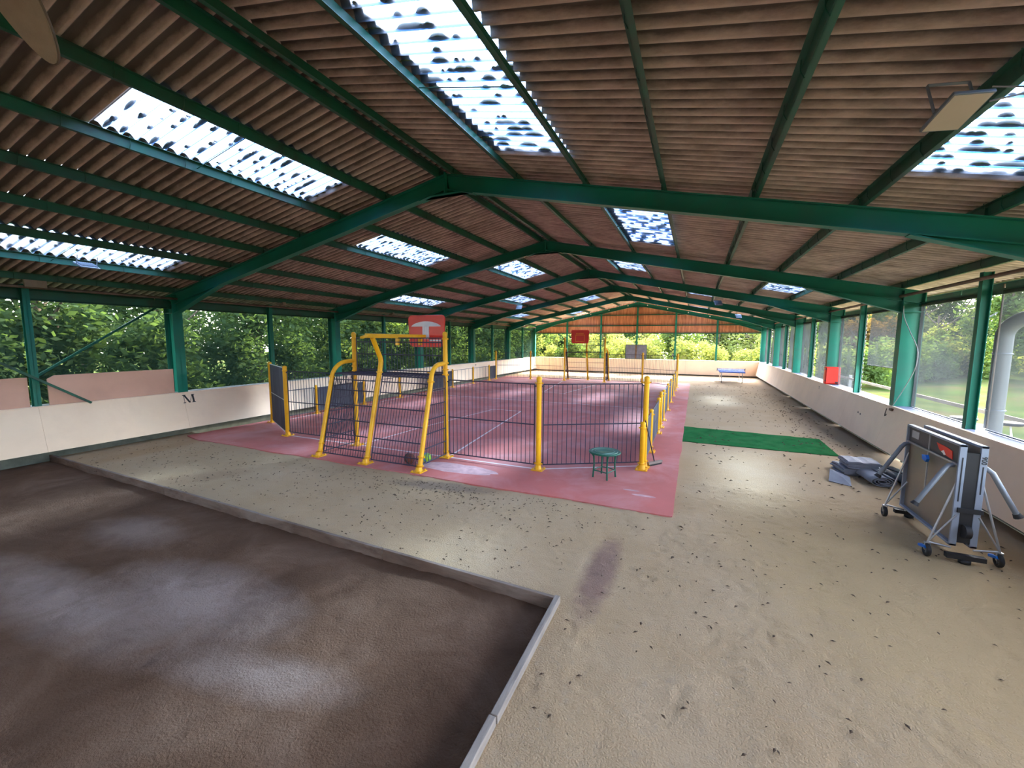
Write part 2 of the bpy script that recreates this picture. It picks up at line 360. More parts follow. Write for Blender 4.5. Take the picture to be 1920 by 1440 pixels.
# outside ground: slopes up on the right, flat and shaded on the left
nx, ny = 46, 40
xs = np.concatenate([np.linspace(4.9, 14, 14), np.linspace(15, 90, 24)]); ys = np.linspace(-30, 140, 44)
vs = []; 
for x in xs:
    for y in ys:
        z = -0.12 + max(0, x-13)*0.055 + max(0, x-30)*0.05 + 0.25*noise.noise(Vector((x*.12, y*.12, 0)))*min(1, max(0, (x-7)/8))
        vs.append((x, y, z))
n2 = len(ys); g.add(vs, [(i*n2+j, (i+1)*n2+j, (i+1)*n2+j+1, i*n2+j+1) for i in range(len(xs)-1) for j in range(n2-1)], True)
struct('lawn', g, M['grass'], 'sloping sunlit lawn outside the right side of the hall')
g = MB(); g.box(-90, -14.4, -30, 140, -0.3, -0.1); struct('ground', g, M['grass'], 'shaded ground under the trees outside the left side')
g = MB(); g.box(-14.4, 4.9, YG+0.25, 140, -0.3, -0.1); struct('ground', g, M['track'], 'pale ground beyond the far end of the hall')
g = MB(); g.box(4.62, 6.6, -10, YG+6, -0.2, -0.06); struct('path', g, M['track'], 'pale sunlit strip outside the right wall')

# sand floor with footprints: fine grid close to the camera
def relief(x0, x1, y0, y1, step, dents, amp, seed, base=0.0, line=None):
    X = np.linspace(x0, x1, int(round((x1-x0)/step))+1); Y = np.linspace(y0, y1, int(round((y1-y0)/step))+1)
    gx, gy = np.meshgrid(X, Y, indexing='ij'); rng = np.random.RandomState(seed)
    z = np.zeros_like(gx)
    for k in range(26):
        a = rng.uniform(0, 6.28); w = rng.uniform(2, 14); p = rng.uniform(0, 6.28)
        z += np.sin((gx*math.cos(a)+gy*math.sin(a))*w+p)*amp/(w**0.6)/2.2
    for k in range(dents):
        cx, cyy = rng.uniform(x0, x1), rng.uniform(y0, y1); a = rng.uniform(0, 3.14)
        L, W = rng.uniform(.06, .13), rng.uniform(.035, .06); dp = rng.uniform(.002, .009)
        i0, i1 = int((cx-.3-x0)/step), int((cx+.3-x0)/step)+1; j0, j1 = int((cyy-.3-y0)/step), int((cyy+.3-y0)/step)+1
        i0 = max(i0, 0); j0 = max(j0, 0)
        sx, syy = gx[i0:i1, j0:j1]-cx, gy[i0:i1, j0:j1]-cyy
        u = (sx*math.cos(a)+syy*math.sin(a))/L; v = (-sx*math.sin(a)+syy*math.cos(a))/W; q = u*u+v*v
        z[i0:i1, j0:j1] += -dp*np.exp(-q*1.2) + dp*0.5*np.exp(-(np.sqrt(q)-1.6)**2*4)
    ed = np.minimum.reduce([gx-x0, x1-gx, gy-y0, y1-gy]); z *= np.clip(ed/0.12, 0, 1)
    if line: gy = gy + (line(gx)-y0)*(y1-gy)/(y1-y0)
    b = MB(); n = len(Y); b.v = list(map(tuple, np.stack([gx, gy, z+base], -1).reshape(-1, 3)))
    b.f = [(i*n+j, (i+1)*n+j, (i+1)*n+j+1, i*n+j+1) for i in range(len(X)-1) for j in range(n-1)]; b.sm = [True]*len(b.f)
    return b
def raw(name, b, m, label):
    me = b.mesh(name, m); o = bpy.data.objects.new(name, me); COL.objects.link(o); o['kind'] = 'structure'; o['label'] = label; return o
raw('floor', relief(-1.25, 4.60, 0.2, 9.2, 0.03, 820, 0.009, 3), M['sand'], 'trodden pale sand floor in the foreground and along the right')
raw('floor', relief(-13.95, -1.25, 4.2, 7.56, 0.04, 500, 0.007, 4, 0.0, lambda x: 4.52-(x+14.1)*.031-.01), M['sand'], 'pale sand strip between the timber edging and the red court')
b = MB(); b.add([(-.4, 9.2, 0), (4.6, 9.2, 0), (4.6, YG-.02, 0), (-.4, YG-.02, 0)], [(0, 1, 2, 3)])
b.add([(-13.95, 30.0, 0), (-.4, 30.0, 0), (-.4, YG-.02, 0), (-13.95, YG-.02, 0)], [(0, 1, 2, 3)])
b.add([(-1.25, -4.5, 0), (4.6, -4.5, 0), (4.6, .2, 0), (-1.25, .2, 0)], [(0, 1, 2, 3)]); b.add([(-13.95, -4.5, -.05), (-1.25, -4.5, -.05), (-1.25, -1.5, -.05), (-13.95, -1.5, -.05)], [(0, 1, 2, 3)])
raw('floor', b, M['sand'], 'flat pale sand track along the right wall and far end')
raw('floor', relief(-13.95, -1.25, -1.5, 4.54, 0.04, 1100, 0.012, 5, -0.075), M['dirt'], 'dark brown earth floor with pale patches in the left foreground')

# debris on the sand: leaves, crumbs and droppings
b = MB(); rng = random.Random(5)
for k in range(2300):
    q = rng.random()
    if q < .20: x, y = rng.uniform(-1.1, 4.2), rng.uniform(1.2, 9)
    elif q < .52: x, y = rng.uniform(-13.5, -1.3), rng.uniform(4.35, 6.9)
    elif q < .68: x, y = rng.gauss(-4.5, 1.6), rng.gauss(6.5, .35)
    elif q < .8: x, y = rng.gauss(3.4, .5), rng.uniform(9, 26)
    else: x, y = rng.uniform(0, 4), rng.uniform(9, 30)
    if not (-13.8 < x < 4.2) or (y > 6.85 and x < -.25) or (y < 4.3 and x < -1.15): continue
    s_ = rng.uniform(.006, .02)*(1 + (y > 9)*0.7); 
    if rng.random() < .03: s_ *= 1.7
    a = rng.uniform(0, 6.28); ca, sa = math.cos(a)*s_*1.7, math.sin(a)*s_*1.7; cb, sb = -math.sin(a)*s_*.7, math.cos(a)*s_*.7; z = .012
    b.add([(x-ca, y-sa, z), (x+cb, y+sb, z+s_*.35), (x+ca, y+sa, z), (x-cb, y-sb, z+s_*.35), (x, y, z+s_*.8)], [(0, 3, 4), (3, 2, 4), (2, 1, 4), (1, 0, 4)])
tag(obj('leaf_litter', b, M['leaf_litter']), 'dark crumbs and dry leaf bits scattered over the sand', 'debris', kind='stuff')

# timber edging, plank by plank
te = struct('timber_edging', None, None, 'low dark timber edging between brown earth and pale sand', (-7, 4.3, 0))
px = [-14.1, -11.6, -9.0, -6.3, -3.7, -1.27]
for i in range(5):
    x0, x1 = px[i], px[i+1]; ya = 4.52-(x0+14.1)*.031; yb = 4.52-(x1+14.1)*.031; jz = random.uniform(-.006, .006)
    b = MB(); b.bar((x0+.008, ya, -.01+jz), (x1-.008, yb, -.01+jz+random.uniform(-.004, .004)), .045, .17); obj('plank', b, M['timber'], te, bev=.006)
py = [4.16, 2.55, 1.35, 0.1]
for i in range(3):
    b = MB(); b.bar((-1.255, py[i]-.006, -.01), (-1.25, py[i+1]+.006, -.01+random.uniform(-.004, .004)), .06, .17); obj('plank', b, M['timber_grey'], te, bev=.006)

# red court with its painted lines
b = MB(); ex = []
N = 90
for i in range(N+1):
    x = -13.5 + (13.5-.22)*i/N; ex.append((x, 7.02 + .02*math.sin(x*2.1) + .02*noise.noise(Vector((x*1.5, 0, 0))) + (0.2*max(0, (-12.6-x)))))
rt = [(-.22 + .03*noise.noise(Vector((0, y*.9, 3))), y) for y in np.linspace(7.2, 30, 60)]
poly = ex + rt + [(-13.5, 30)]
b.add([(x, y, .022) for x, y in poly] + [(x, y, -.01) for x, y in poly], [tuple(range(len(poly)))] + [(i, (i+1) % len(poly), (i+1) % len(poly)+len(poly), i+len(poly)) for i in range(len(poly))])
court = obj('court_surface', b, M['court']); tag(court, 'dusty red sports court surface under the yellow cage', 'court')
def paint(pts, w=.055, z=.0235):
    b = MB()
    for a, c in zip(pts[:-1], pts[1:]):
        a = Vector((*a, z)); c = Vector((*c, z)); d = (c-a).normalized(); n_ = Vector((-d.y, d.x, 0))*w/2
        b.add([a-n_, c-n_, c+n_, a+n_], [(0, 1, 2, 3)])
    o = obj('painted_line', b, M['line'], court); return o
GX = -6.85
YN, YF = 8.42, 28.3
NP = [(-13.1, 9.62), (-10.85, YN), (-8.2, YN), (-5.4, YN), (-3.04, YN), (-.95, 9.62)]   # near end post spots
FP = [(-13.1, 27.1), (-10.9, YF), (-8.42, YF), (-5.5, YF), (-3.1, YF), (-.95, 27.1)]
per = [(-13.0, 9.65), (-10.8, YN+.02), (-3.06, YN+.02), (-1.0, 9.65), (-1.0, 27.1), (-3.1, YF-.05), (-10.9, YF-.05), (-13.0, 27.1), (-13.0, 9.65)]
paint(per, .06)
paint([(-8.15, YN), (-8.0, 11), (-7.45, 15.2), (-6.25, 15.2), (-5.35, YN)])
paint([(-13.0, 18.05), (-1.0, 18.05)])
paint([(-8.4, YF), (-7.5, 21.4), (-6.3, 21.4), (-5.5, YF)])
# two pale worn dust patches on the court apron
M['dust'] = mat('pale_dust', (0.55, 0.34, 0.36), 0.9, 0, 0.2, 6)
for cx, cyy, rx, ry in ((-4.75, 7.75, .95, .3), (-.75, 7.75, .22, .05), (-1.0, 7.95, .15, .04)):
    p = [(cx+rx*math.cos(a)*(1+.25*noise.noise(Vector((a*2, cx, 0)))), cyy+ry*math.sin(a)*(1+.25*noise.noise(Vector((a*3, cx, 2)))), .0232) for a in np.linspace(0, 6.1, 26)]
    b = MB(); b.add(p, [tuple(range(26))])
    obj('dust_patch', b, M['dust'], court, label='pale dust stain on the red surface')

# ------------------------------------------------------------------ walls
def kick_wall(name, side, label):
    s = 1 if side == 'right' else -1; xt = XR-.02 if s > 0 else XL-.0
    w = struct(name, None, None, label, (xt, 18, 0)); xb = xt - s*.24
    ya = -4.5
    cuts = [ya] + [v for v in np.arange(1.4, YG-1, 3.0)] + [YG]
    for a, c in zip(cuts[:-1], cuts[1:]):
        b = MB(); z0 = .2 if s > 0 else .19
        b.prism([(xb, z0), (xt, 1.225), (xt+s*.03, 1.225), (xb+s*.03, z0)], 'y', a+.002, c-.002); obj('board', b, M['board'], w)
    b = MB(); b.box(min(xt-s*.012, xt+s*.05), max(xt-s*.012, xt+s*.05), ya, YG, 1.222, 1.25); obj('top_rail', b, M['board'], w)
    b = MB(); x0, x1 = sorted((xt+s*.05, xt+s*.47)); b.box(x0, x1, ya, YG+.2, 1.19, 1.246); obj('ledge', b, M['ledge'] if s > 0 else M['concrete_light'], w)
    return w
wr = kick_wall('wall_right', 'right', 'slanting cream kick boards along the right side')
wl = kick_wall('wall_left', 'left', 'slanting cream kick boards along the left side')
# low bases: solid on the left, with open gaps on the right
b = MB(); b.box(-14.40, -13.95, -4.5, YG+.2, -.1, .42); obj('concrete_base', b, M['concrete'], wl)
b = MB(); b.box(-14.40, -14.25, -4.5, YG+.2, .4, 1.19); obj('outer_wall', b, M['concrete'], wl)
gaps = [(10.9, 11.5), (11.6, 12.6), (12.7, 13.3), (17.2, 17.5), (21.2, 21.5), (25.3, 25.6)]
y = -4.5; b = MB()
for a, c in gaps + [(YG+.2, YG+.3)]:
    b.box(4.62, 4.80, y, a, -.1, .30); y = c
obj('concrete_base', b, M['concrete'], wr)
b = MB(); b.box(4.80, 4.90, -4.5, YG+.2, .27, 1.19); obj('outer_wall', b, M['concrete_light'], wr)
# unseen closed wall added behind the viewer to darken the foreground
wb = struct('added_wall_back', None, None, 'added unseen wall behind the viewer, keeping light off the foreground', (XC, -4.6, 0))
b = MB(); b.prism([(-14.4, -.1), (5.0, -.1), (5.0, 4.05), (XC, rz(0)+.15), (-14.4, 4.05)], 'y', -4.72, -4.6); obj('board', b, M['gable'], wb)  # board of the added unseen wall
# far end wall
wf = struct('wall_far', None, None, 'cream kick boards, green posts and brown gable cladding at the far end', (XC, YG, 0))
xx = np.linspace(XL+.0, XR, 8)
for a, c in zip(xx[:-1], xx[1:]):
    b = MB(); b.prism([(YG-.22, .1), (YG-.02, 1.225), (YG+.01, 1.225), (YG-.19, .1)], 'x', a+.003, c-.003); obj('board', b, M['board'], wf)
b = MB(); b.box(XL, XR, YG-.03, YG+.25, 1.222, 1.25); obj('top_rail', b, M['board'], wf)
b = MB(); b.box(-14.3, 4.9, YG+.03, YG+.2, -.1, 1.2); obj('outer_wall', b, M['concrete'], wf)
GP = [XC-6.2, XC-3.1, XC, XC+3.1, XC+6.2]
for x in GP:
    zt = rz(abs(x-XC))-.05
    b = MB(); b.box(x-.07, x+.07, YG+.02, YG+.035, 1.25, zt); b.box(x-.07, x+.07, YG+.135, YG+.15, 1.25, zt); b.box(x-.006, x+.006, YG+.035, YG+.135, 1.25, zt)
    obj('gable_post', b, M['green'], wf)
for z in (3.46, 4.12, 5.02):
    hw = min(9.4, (6.0-z)/.21)
    b = MB(); b.box(XC-hw, XC+hw, YG+.15, YG+.2, z-.04, z+.04); obj('cladding_rail', b, M['green_dark'], wf)
# cladding sheets, ribbed
x = -13.95; k = 0
while x < 4.55:
    x1 = min(x+1.03, 4.6); n = 12; b = MB(); top = []; bot = []
    for i in range(n+1):
        xi = x-.012+(x1-x+.024)*i/n; yi = YG+.235+(.014 if i % 3 else -.014)+(.004 if k % 2 else 0); zt = max(3.5, rz(abs(xi-XC))+.17)
        bot.append((xi, yi, 3.44)); top.append((xi, yi, zt))
    b.add(bot+top, [(i, i+1, n+1+i+1, n+1+i) for i in range(n)]); b.add([(p[0], p[1]+.006, p[2]) for p in bot+top], [(i+1, i, n+1+i, n+2+i) for i in range(n)])
    obj('cladding_sheet', b, M['gable'], wf); x = x1; k += 1

# ------------------------------------------------------------------ portal frames
def ibeam(b, p, q, depth, width, axis_w=(0, 1, 0), tf=.016, tw=.01):
    """I section: p, q on the top face; depth downward perpendicular to the axis"""
    p = Vector(p); q = Vector(q); w = Vector(axis_w); d = (q-p).normalized(); n_ = d.cross(w).normalized()
    if n_.z > 0: n_ = -n_
    if abs(n_.z) < .2: n_ = d.cross(w).normalized()
    b.bar(p+n_*tf/2, q+n_*tf/2, width, tf, n_); b.bar(p+n_*(depth-tf/2), q+n_*(depth-tf/2), width, tf, n_)
    b.bar(p+n_*depth/2, q+n_*depth/2, tw, depth-2*tf, n_); return b
def frame(yf, label):
    fr = struct('portal_frame', None, None, label, (XC, yf, 0))
    for s in (-1, 1):
        xi = XL if s < 0 else XR; xo = xi + s*.42; w = .26
        zt = rz(abs(xi-XC))+.0
        b = MB(); z0 = .45 if s < 0 else .32
        b.box(min(xi, xi+s*.018), max(xi, xi+s*.018), yf-w/2, yf+w/2, z0, zt-.05)
        b.box(min(xo-s*.018, xo), max(xo-s*.018, xo), yf-w/2, yf+w/2, z0, zt-.12)
        b.box(min(xi, xo), max(xi, xo), yf-.007, yf+.007, z0, zt-.08)
        obj('column', b, M['green'], fr)
        b = MB(); ibeam(b, (XC, yf, rz(0)), (xo, yf, rz(abs(xo-XC))), .30, .16); obj('rafter', b, M['green'], fr)
        # haunch: web plate with a bottom flange, from the knee out along the rafter
        dh = 7.2; xh = XC+s*dh; zh = rz(dh)-.31; zk = 3.57
        b = MB(); b.prism([(xi, zk), (xh, zh), (xi, rz(abs(xi-XC))-.30)], 'y', yf-.006, yf+.006)
        b.bar((xi, yf, zk), (xh, yf, zh), .16, .018, (0, 0, 1)); obj('haunch', b, M['green'], fr)
        b = MB(); b.box(min(xi+s*.02, xo-s*.02), max(xi+s*.02, xo-s*.02), yf-w/2+.01, yf+w/2-.01, zk-.01, zk+.01); obj('stiffener', b, M['green'], fr)
    b = MB(); zb = rz(0)-.37
    b.prism([(XC-.55, rz(.55)-.31), (XC-.36, zb), (XC+.36, zb), (XC+.55, rz(.55)-.31), (XC, rz(0)-.28)], 'y', yf-.007, yf+.007)
    b.box(XC-.36, XC+.36, yf-.08, yf+.08, zb-.016, zb)
    b.bar((XC-.36, yf, zb-.008), (XC-.62, yf, rz(.62)-.315), .16, .016); b.bar((XC+.36, yf, zb-.008), (XC+.62, yf, rz(.62)-.315), .16, .016)
    b.box(XC-.012, XC+.012, yf-.1, yf+.1, zb, rz(0)+.02)
    obj('apex_plate', b, M['green'], fr)
    return fr
FL = ['green steel portal frame just behind the viewer', 'large green steel portal frame nearest in view, crossing above the near goal', 'second green steel portal frame in view, its right column holding the loose cable',
      'third green steel portal frame, its right column carrying the red box', 'fourth green steel portal frame from the near end', 'fifth green steel portal frame, next to last before the gable', 'last green steel portal frame, against the brown gable wall']
for yf, lb in zip(FR, FL): frame(yf, lb)

# ------------------------------------------------------------------ roof
roof = struct('ceiling', None, None, 'corrugated fibre cement roof on green purlins with translucent strips', (XC, 18, 0))
def sheet_mesh(name, m, width, npitch, tilt_len):
    n = npitch*8; b = MB(); t = .0065
    lo, hi = [], []; n = npitch*10
    for i in range(n+1):
        y = i*PITCH/10; cc = (1-math.cos(2*math.pi*y/PITCH))/2; z = .040*(1-2*cc**1.7)-.008
        lo.append((0, y, z)); hi.append((width, y, z))
    b.add(lo+hi, [(i, i+1, n+2+i, n+1+i) for i in range(n)], True)
    me = b.mesh(name, m); return me
_sh = {}
def sheet(name, s, d0, d1, y0, npitch, m, off=0.0):
    slope = math.atan(.21); L = (d1-d0)/math.cos(slope) + .12
    key = (name, round(L, 3), npitch)
    if key not in _sh: _sh[key] = sheet_mesh(name, m, L, npitch, L)
    o = bpy.data.objects.new(name, _sh[key]); COL.objects.link(o); o.parent = roof
    # starts at its upper edge and runs down the slope
    x = XC + s*d0; z = rz(d0)+SH+.028
    z += off; o.location = Vector((x, y0, z)) - wpos(roof)
    tilt = slope - .009
    if s > 0: o.rotation_euler = (0, tilt, 0)
    else:
        o.rotation_euler = (0, tilt, math.pi); o.location = Vector((x, y0+npitch*PITCH, z)) - wpos(roof)
    return o
rows = list(zip([-.0]+PUR[1:-1], PUR[1:])); rows = [(0.06, 1.5)] + list(zip(PUR[1:-1], PUR[2:])); rows[-1] = (rows[-1][0], 10.55)
sky_spots = []
for kb in range(-2, 5):
    ys_ = Y0+BAY*kb; n_rows = {}
    for s in (-1, 1):
        for ri, (d0, d1) in enumerate(rows):
            even = kb % 2 == 1           # bays -1, 1, 3
            if even: isky = ri in (1, 5)
            else: isky = (ri == 2) if kb == 0 else (ri == 3)
            if isky and kb >= -1:
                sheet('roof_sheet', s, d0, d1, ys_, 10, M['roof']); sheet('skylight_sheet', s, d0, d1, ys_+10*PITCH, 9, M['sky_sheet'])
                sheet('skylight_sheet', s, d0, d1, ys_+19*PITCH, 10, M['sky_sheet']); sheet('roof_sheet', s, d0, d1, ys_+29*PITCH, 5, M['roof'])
                sky_spots.append((s, d0, d1, ys_+10*PITCH, ys_+29*PITCH, kb))
            else:
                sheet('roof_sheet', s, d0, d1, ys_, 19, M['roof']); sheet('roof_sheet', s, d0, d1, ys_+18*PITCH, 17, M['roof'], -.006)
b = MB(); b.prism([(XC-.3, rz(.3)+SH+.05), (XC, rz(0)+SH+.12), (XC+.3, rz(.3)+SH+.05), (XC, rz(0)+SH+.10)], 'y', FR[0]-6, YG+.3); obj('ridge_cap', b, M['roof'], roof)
# purlins: Z sections between frames
for kb in range(-1, 5):
    ys_ = Y0+BAY*kb
    for s in (-1, 1):
        for d in PUR:
            x = XC+s*d; z = rz(d); b = MB(); h = .14
            if d > 10: z -= .0
            b.box(x-.004, x+.004, ys_+.01, ys_+BAY-.01, z, z+h); b.box(min(x, x+s*.055), max(x, x+s*.055), ys_+.01, ys_+BAY-.01, z, z+.005)
            b.box(min(x, x-s*.055), max(x, x-s*.055), ys_+.01, ys_+BAY-.01, z+h-.005, z+h)
            obj('purlin', b, M['green_dark'], roof)
            b = MB(); b.box(x-.035, x+.035, ys_-.05, ys_+.05, z-.01, z+.1)
            if d < 10 and kb > -1: obj('cleat', b, M['green_dark'], roof)
# bent fixing hooks where the bolts come through beside the purlins, and thin sag rods at mid bay
b = MB()
for kb in range(-1, 3):
    for s in (-1, 1):
        for d in PUR[1:-1]:
            for j in range(0, 34, 4):
                y = Y0+BAY*kb+j*PITCH; x = XC+s*d-s*.03
                b.tube([(x, y, rz(d)+.17), (x, y, rz(d)+.05), (x+s*.03, y, rz(d)-.006)], .005, 4, False)
o = obj('roof_hook', b, M['green_dark'], roof); o['kind'] = 'stuff'
for kb in range(-1, 5):
    for s in (-1, 1):
        y = Y0+BAY*kb+3.0
        ks = [(1.5, 2.79), (6.66, 7.95)] if kb % 2 else ([(2.79, 4.08)] if kb == 0 else [(4.08, 5.37)])
        for q0, q1 in ks: rod('sag_rod', (XC+s*q0, y, rz(q0)+.05), (XC+s*q1, y, rz(q1)+.05), .007, M['green_dark'], roof, 5)
# moss growing in the valleys of the translucent sheets
rng = random.Random(11)
for s, d0, d1, ya, yb, kb in sky_spots:
    b = MB(); npi = int(round((yb-ya)/PITCH)); dens = 5 if kb < 1 else 3
    slope = .21
    for j in range(npi+1):
        yv = ya + (j+.5)*PITCH - .0
        if yv > yb: continue
        clumps = [(rng.uniform(.05, 1.2), rng.choice([.03, .05, .05, .08, .13])*rng.uniform(.7, 1.3)) for _ in range(rng.randint(2, dens+2))]
        if rng.random() < .5: clumps.append((rng.choice([.06, 1.2]), rng.uniform(.08, .16)))
        for u, L in clumps:
            d = d0+u; cx = XC+s*d; cz = rz(d)+SH+.028-.0255+.004+.009*u; hh = min(.05, L*.55); wy = rng.uniform(.022, .045)
            n = 8; base = [(cx+L*math.cos(2*math.pi*k/n), yv+wy*math.sin(2*math.pi*k/n), cz-s*slope*L*math.cos(2*math.pi*k/n)+.004) for k in range(n)]
            mid = [(cx+.7*L*math.cos(2*math.pi*k/n+.2), yv+.7*wy*math.sin(2*math.pi*k/n+.2), cz-s*slope*.7*L*math.cos(2*math.pi*k/n)+hh*.8) for k in range(n)]
            b.add(base+mid+[(cx, yv, cz+hh)], [(k, (k+1) % n, n+(k+1) % n, n+k) for k in range(n)]+[(n+k, n+(k+1) % n, 2*n) for k in range(n)]+[tuple(range(n))], True)
    # ragged moss along the far edge of the strip
    for q in range(12):
        d = d0+rng.uniform(0, 1.25); L = rng.uniform(.05, .12); cx = XC+s*d; yv = yb-rng.uniform(0, .05); cz = rz(d)+SH+.03
        n = 8; b.add([(cx+L*math.cos(2*math.pi*k/n), yv+L*.5*math.sin(2*math.pi*k/n), cz) for k in range(n)]+[(cx, yv, cz+.05)], [(k, (k+1) % n, n) for k in range(n)]+[tuple(range(n))], True)
    o = obj('moss', b, M['moss'], roof); o['kind'] = 'stuff'

# ------------------------------------------------------------------ side openings: wind posts, header beams, shade cloth
def wind_post(x, y, w, zt):
    b = MB(); s = -1 if x < -5 else 1
    b.box(min(x, x+s*.012), max(x, x+s*.012), y-.06, y+.06, 1.2, zt); b.box(min(x+s*.13, x+s*.142), max(x+s*.13, x+s*.142), y-.06, y+.06, 1.2, zt)
    b.box(min(x, x+s*.142), max(x, x+s*.142), y-.004, y+.004, 1.2, zt); return b
for kb in range(-1, 5):
    y = Y0+BAY*kb+3
    obj('wind_post', wind_post(XL-.05, y, .1, 4.05), M['green'], wl); obj('wind_post', wind_post(XR+.06, y, .1, 4.1), M['green'], wr)
ch = MB(); ch.box(-14.20, -14.12, -2, YG, 3.70, 3.92); obj('header_beam', ch, M['green_dark'], wl)
ch = MB(); ch.box(4.93, 4.99, -2, YG, 3.70, 3.80); obj('header_beam', ch, M['green_dark'], wr)
rod('tie_pipe', (-13.88, -2, 3.98), (-13.88, YG, 3.98), .035, M['rust'], wl, 10)
rod('tie_pipe', (4.56, -2, 3.96), (4.56, YG, 3.96), .035, M['rust'], wr, 10)
rod('eave_gutter', (-15.25, -2, 3.92), (-15.25, YG+.3, 3.92), .07, M['pipe'], wl, 12)
# far right eave lining under the overhang
k = 0
ln = ['beside the near edge of the picture, hung between the first wind post and the first column', 'between']
def cloth(x, y0, y1, z0, z1, m, label, group, fold=.02):
    ny, nz = 14, 10; b = MB(); vs = []
    for i in range(ny+1):
        for j in range(nz+1):
            yy = y0+(y1-y0)*i/ny; zz = z0+(z1-z0)*j/nz
            vs.append((x+fold*math.sin(i*1.1+y0)*(.5+.5*math.sin(j*.6))*(1-abs(2*j/nz-1)**2), yy, zz))
    b.add(vs, [(i*(nz+1)+j, (i+1)*(nz+1)+j, (i+1)*(nz+1)+j+1, i*(nz+1)+j+1) for i in range(ny) for j in range(nz)], True)
    t = thing('shade_net', label, 'shade net', (x, (y0+y1)/2, z0), group)
    obj('net_cloth', b, m, t)
    b = MB(); b.box(x-.012, x+.012, y0, y1, z0-.012, z0+.012); obj('hem_bar', b, M['grey_metal'], t)
    return t
for kb in range(-2, 5):  # rearmost bay's nets are out of view, added to darken the near sand
    for h in (0, 1):
        i = (kb+2)*2+h
        a = Y0+BAY*kb + (.2 if h == 0 else 3.1); c = Y0+BAY*kb + (2.9 if h == 0 else 5.82)
        cloth(-14.09, a, c, 1.24, 3.74, M['screen_green'], ('dark green shade net on the left side, %s panel from the near end' % ORD[i]), 'green shade nets along the left side, rearmost bay added unseen')
        z0 = 1.27
        if kb == 1 and h == 0: z0 = 2.14
        lab = 'grey shade net on the right side, %s panel from the near end' % ORD[i]
        if z0 > 2: lab = 'half raised grey shade net, open below, on the right side'
        cloth(4.90, a+(.14 if h == 0 else .10), c-.02, z0, 3.76, M['screen_grey'], lab, 'grey shade nets along the right side, rearmost bay added unseen')
# cords lacing the nets
b = MB()
for kb in range(-1, 5):
    for yy in (Y0+BAY*kb+.24, Y0+BAY*kb+3.12):
        for j in range(18): b.tube([(4.9, yy+.08, 1.3+j*.138), (4.86, yy-.03, 1.33+j*.138), (4.9, yy+.08, 1.37+j*.138)], .006, 4, False)
o = obj('lacing_cord', b, M['cable'], wr); o['kind'] = 'stuff'
# pink extra boards and diagonal braces on the left, near end
b = MB(); b.prism([(-2, 1.2), (4.30, 1.2), (4.30, 1.93), (-2, 1.93)], 'x', -14.05, -14.02)
t = obj('upper_board', b, M['board_pink'], org=(-14.03, 1, 1.2)); tag(t, 'pink board above the left wall, its end beside the diagonal brace', 'board')
b = MB(); b.prism([(4.62, 1.2), (7.24, 1.2), (7.24, 1.95), (4.75, 1.95), (4.62, 1.87)], 'x', -14.05, -14.02)
t = obj('upper_board', b, M['board_pink'], org=(-14.03, 6, 1.2)); tag(t, 'pink board above the left wall, ending at the first green column', 'board')
b = MB(); b.bar((-13.9, 1.6, 4.0), (-13.9, 5.32, 1.22), .05, .05); obj('diagonal_brace', b, M['green_dark'], wl)
b = MB(); b.bar((-14.3, 4.5, 1.9), (-14.3, 7.4, 3.95), .05, .05); obj('diagonal_brace', b, M['green'], wl)
# chunky heads of the eave brackets
for kb in range(0, 5):
    b = MB(); b.prism([(XL+.0, 3.98), (XL+.22, 4.08), (XL+.22, 4.16), (XL, 4.1)], 'y', Y0+BAY*kb+3.3, Y0+BAY*kb+3.42); obj('eave_bracket', b, M['tan'], wl)
b = MB(); b.box(-13.86, -13.8, 4.36, 4.72, 3.98, 4.14)
t = obj('junction_box', b, M['tan'], org=(-13.83, 4.54, 3.98)); tag(t, 'small beige box above the left header beam', 'junction box')

# letter M stencilled on the left wall
def text_mesh(body, size, m, name, parent, loc, rot, label=None):
    cu = bpy.data.curves.new(name, 'FONT'); cu.body = body; cu.size = size; cu.extrude = .0008; cu.align_x = 'CENTER'; cu.align_y = 'CENTER'; cu.offset = .0015
    o = bpy.data.objects.new(name, cu); COL.objects.link(o)
    dg = bpy.context.evaluated_depsgraph_get(); me = bpy.data.meshes.new_from_object(o.evaluated_get(dg)); bpy.data.objects.remove(o)
    me.materials.clear(); me.materials.append(m); o = bpy.data.objects.new(name, me); COL.objects.link(o)
    if parent: o.parent = parent; o.location = Vector(loc)-wpos(parent)
    else: o.location = loc
    o.rotation_euler = rot
    if label: o['label'] = label
    return o
tilt = math.atan(.24/1.025)
# letter M with slab serifs, built stroke by stroke on the board plane
def letter_M(parent, y, z):
    xs_ = lambda zz: XL - (1.225-zz)*(-.24/1.025) + .003
    b = MB()
    def q(pts): b.add([(xs_(zz), yy, zz) for yy, zz in pts], [tuple(range(len(pts)))])
    H2 = .12; w = .13
    def st(a, c, wd): # stroke from a to c
        (y1, z1), (y2, z2) = a, c; q([(y+y1-wd/2, z+z1), (y+y1+wd/2, z+z1), (y+y2+wd/2, z+z2), (y+y2-wd/2, z+z2)])
    st((w, -H2), (w-.005, H2), .052); st((-w+.01, -H2), (-w+.01, H2), .014); st((-w+.02, H2), (0.02, -H2), .055); st((0.02, -H2), (w-.02, H2), .014)
    st((w, -H2), (w, -H2+.02), .10); st((w, H2-.02), (w, H2), .09); st((-w+.01, -H2), (-w+.01, -H2+.02), .07); st((-w+.02, H2-.02), (-w+.02, H2), .09)
    return obj('letter', b, M['black'], parent, label='black letter M')
letter_M(wl, 7.52, 1.045)
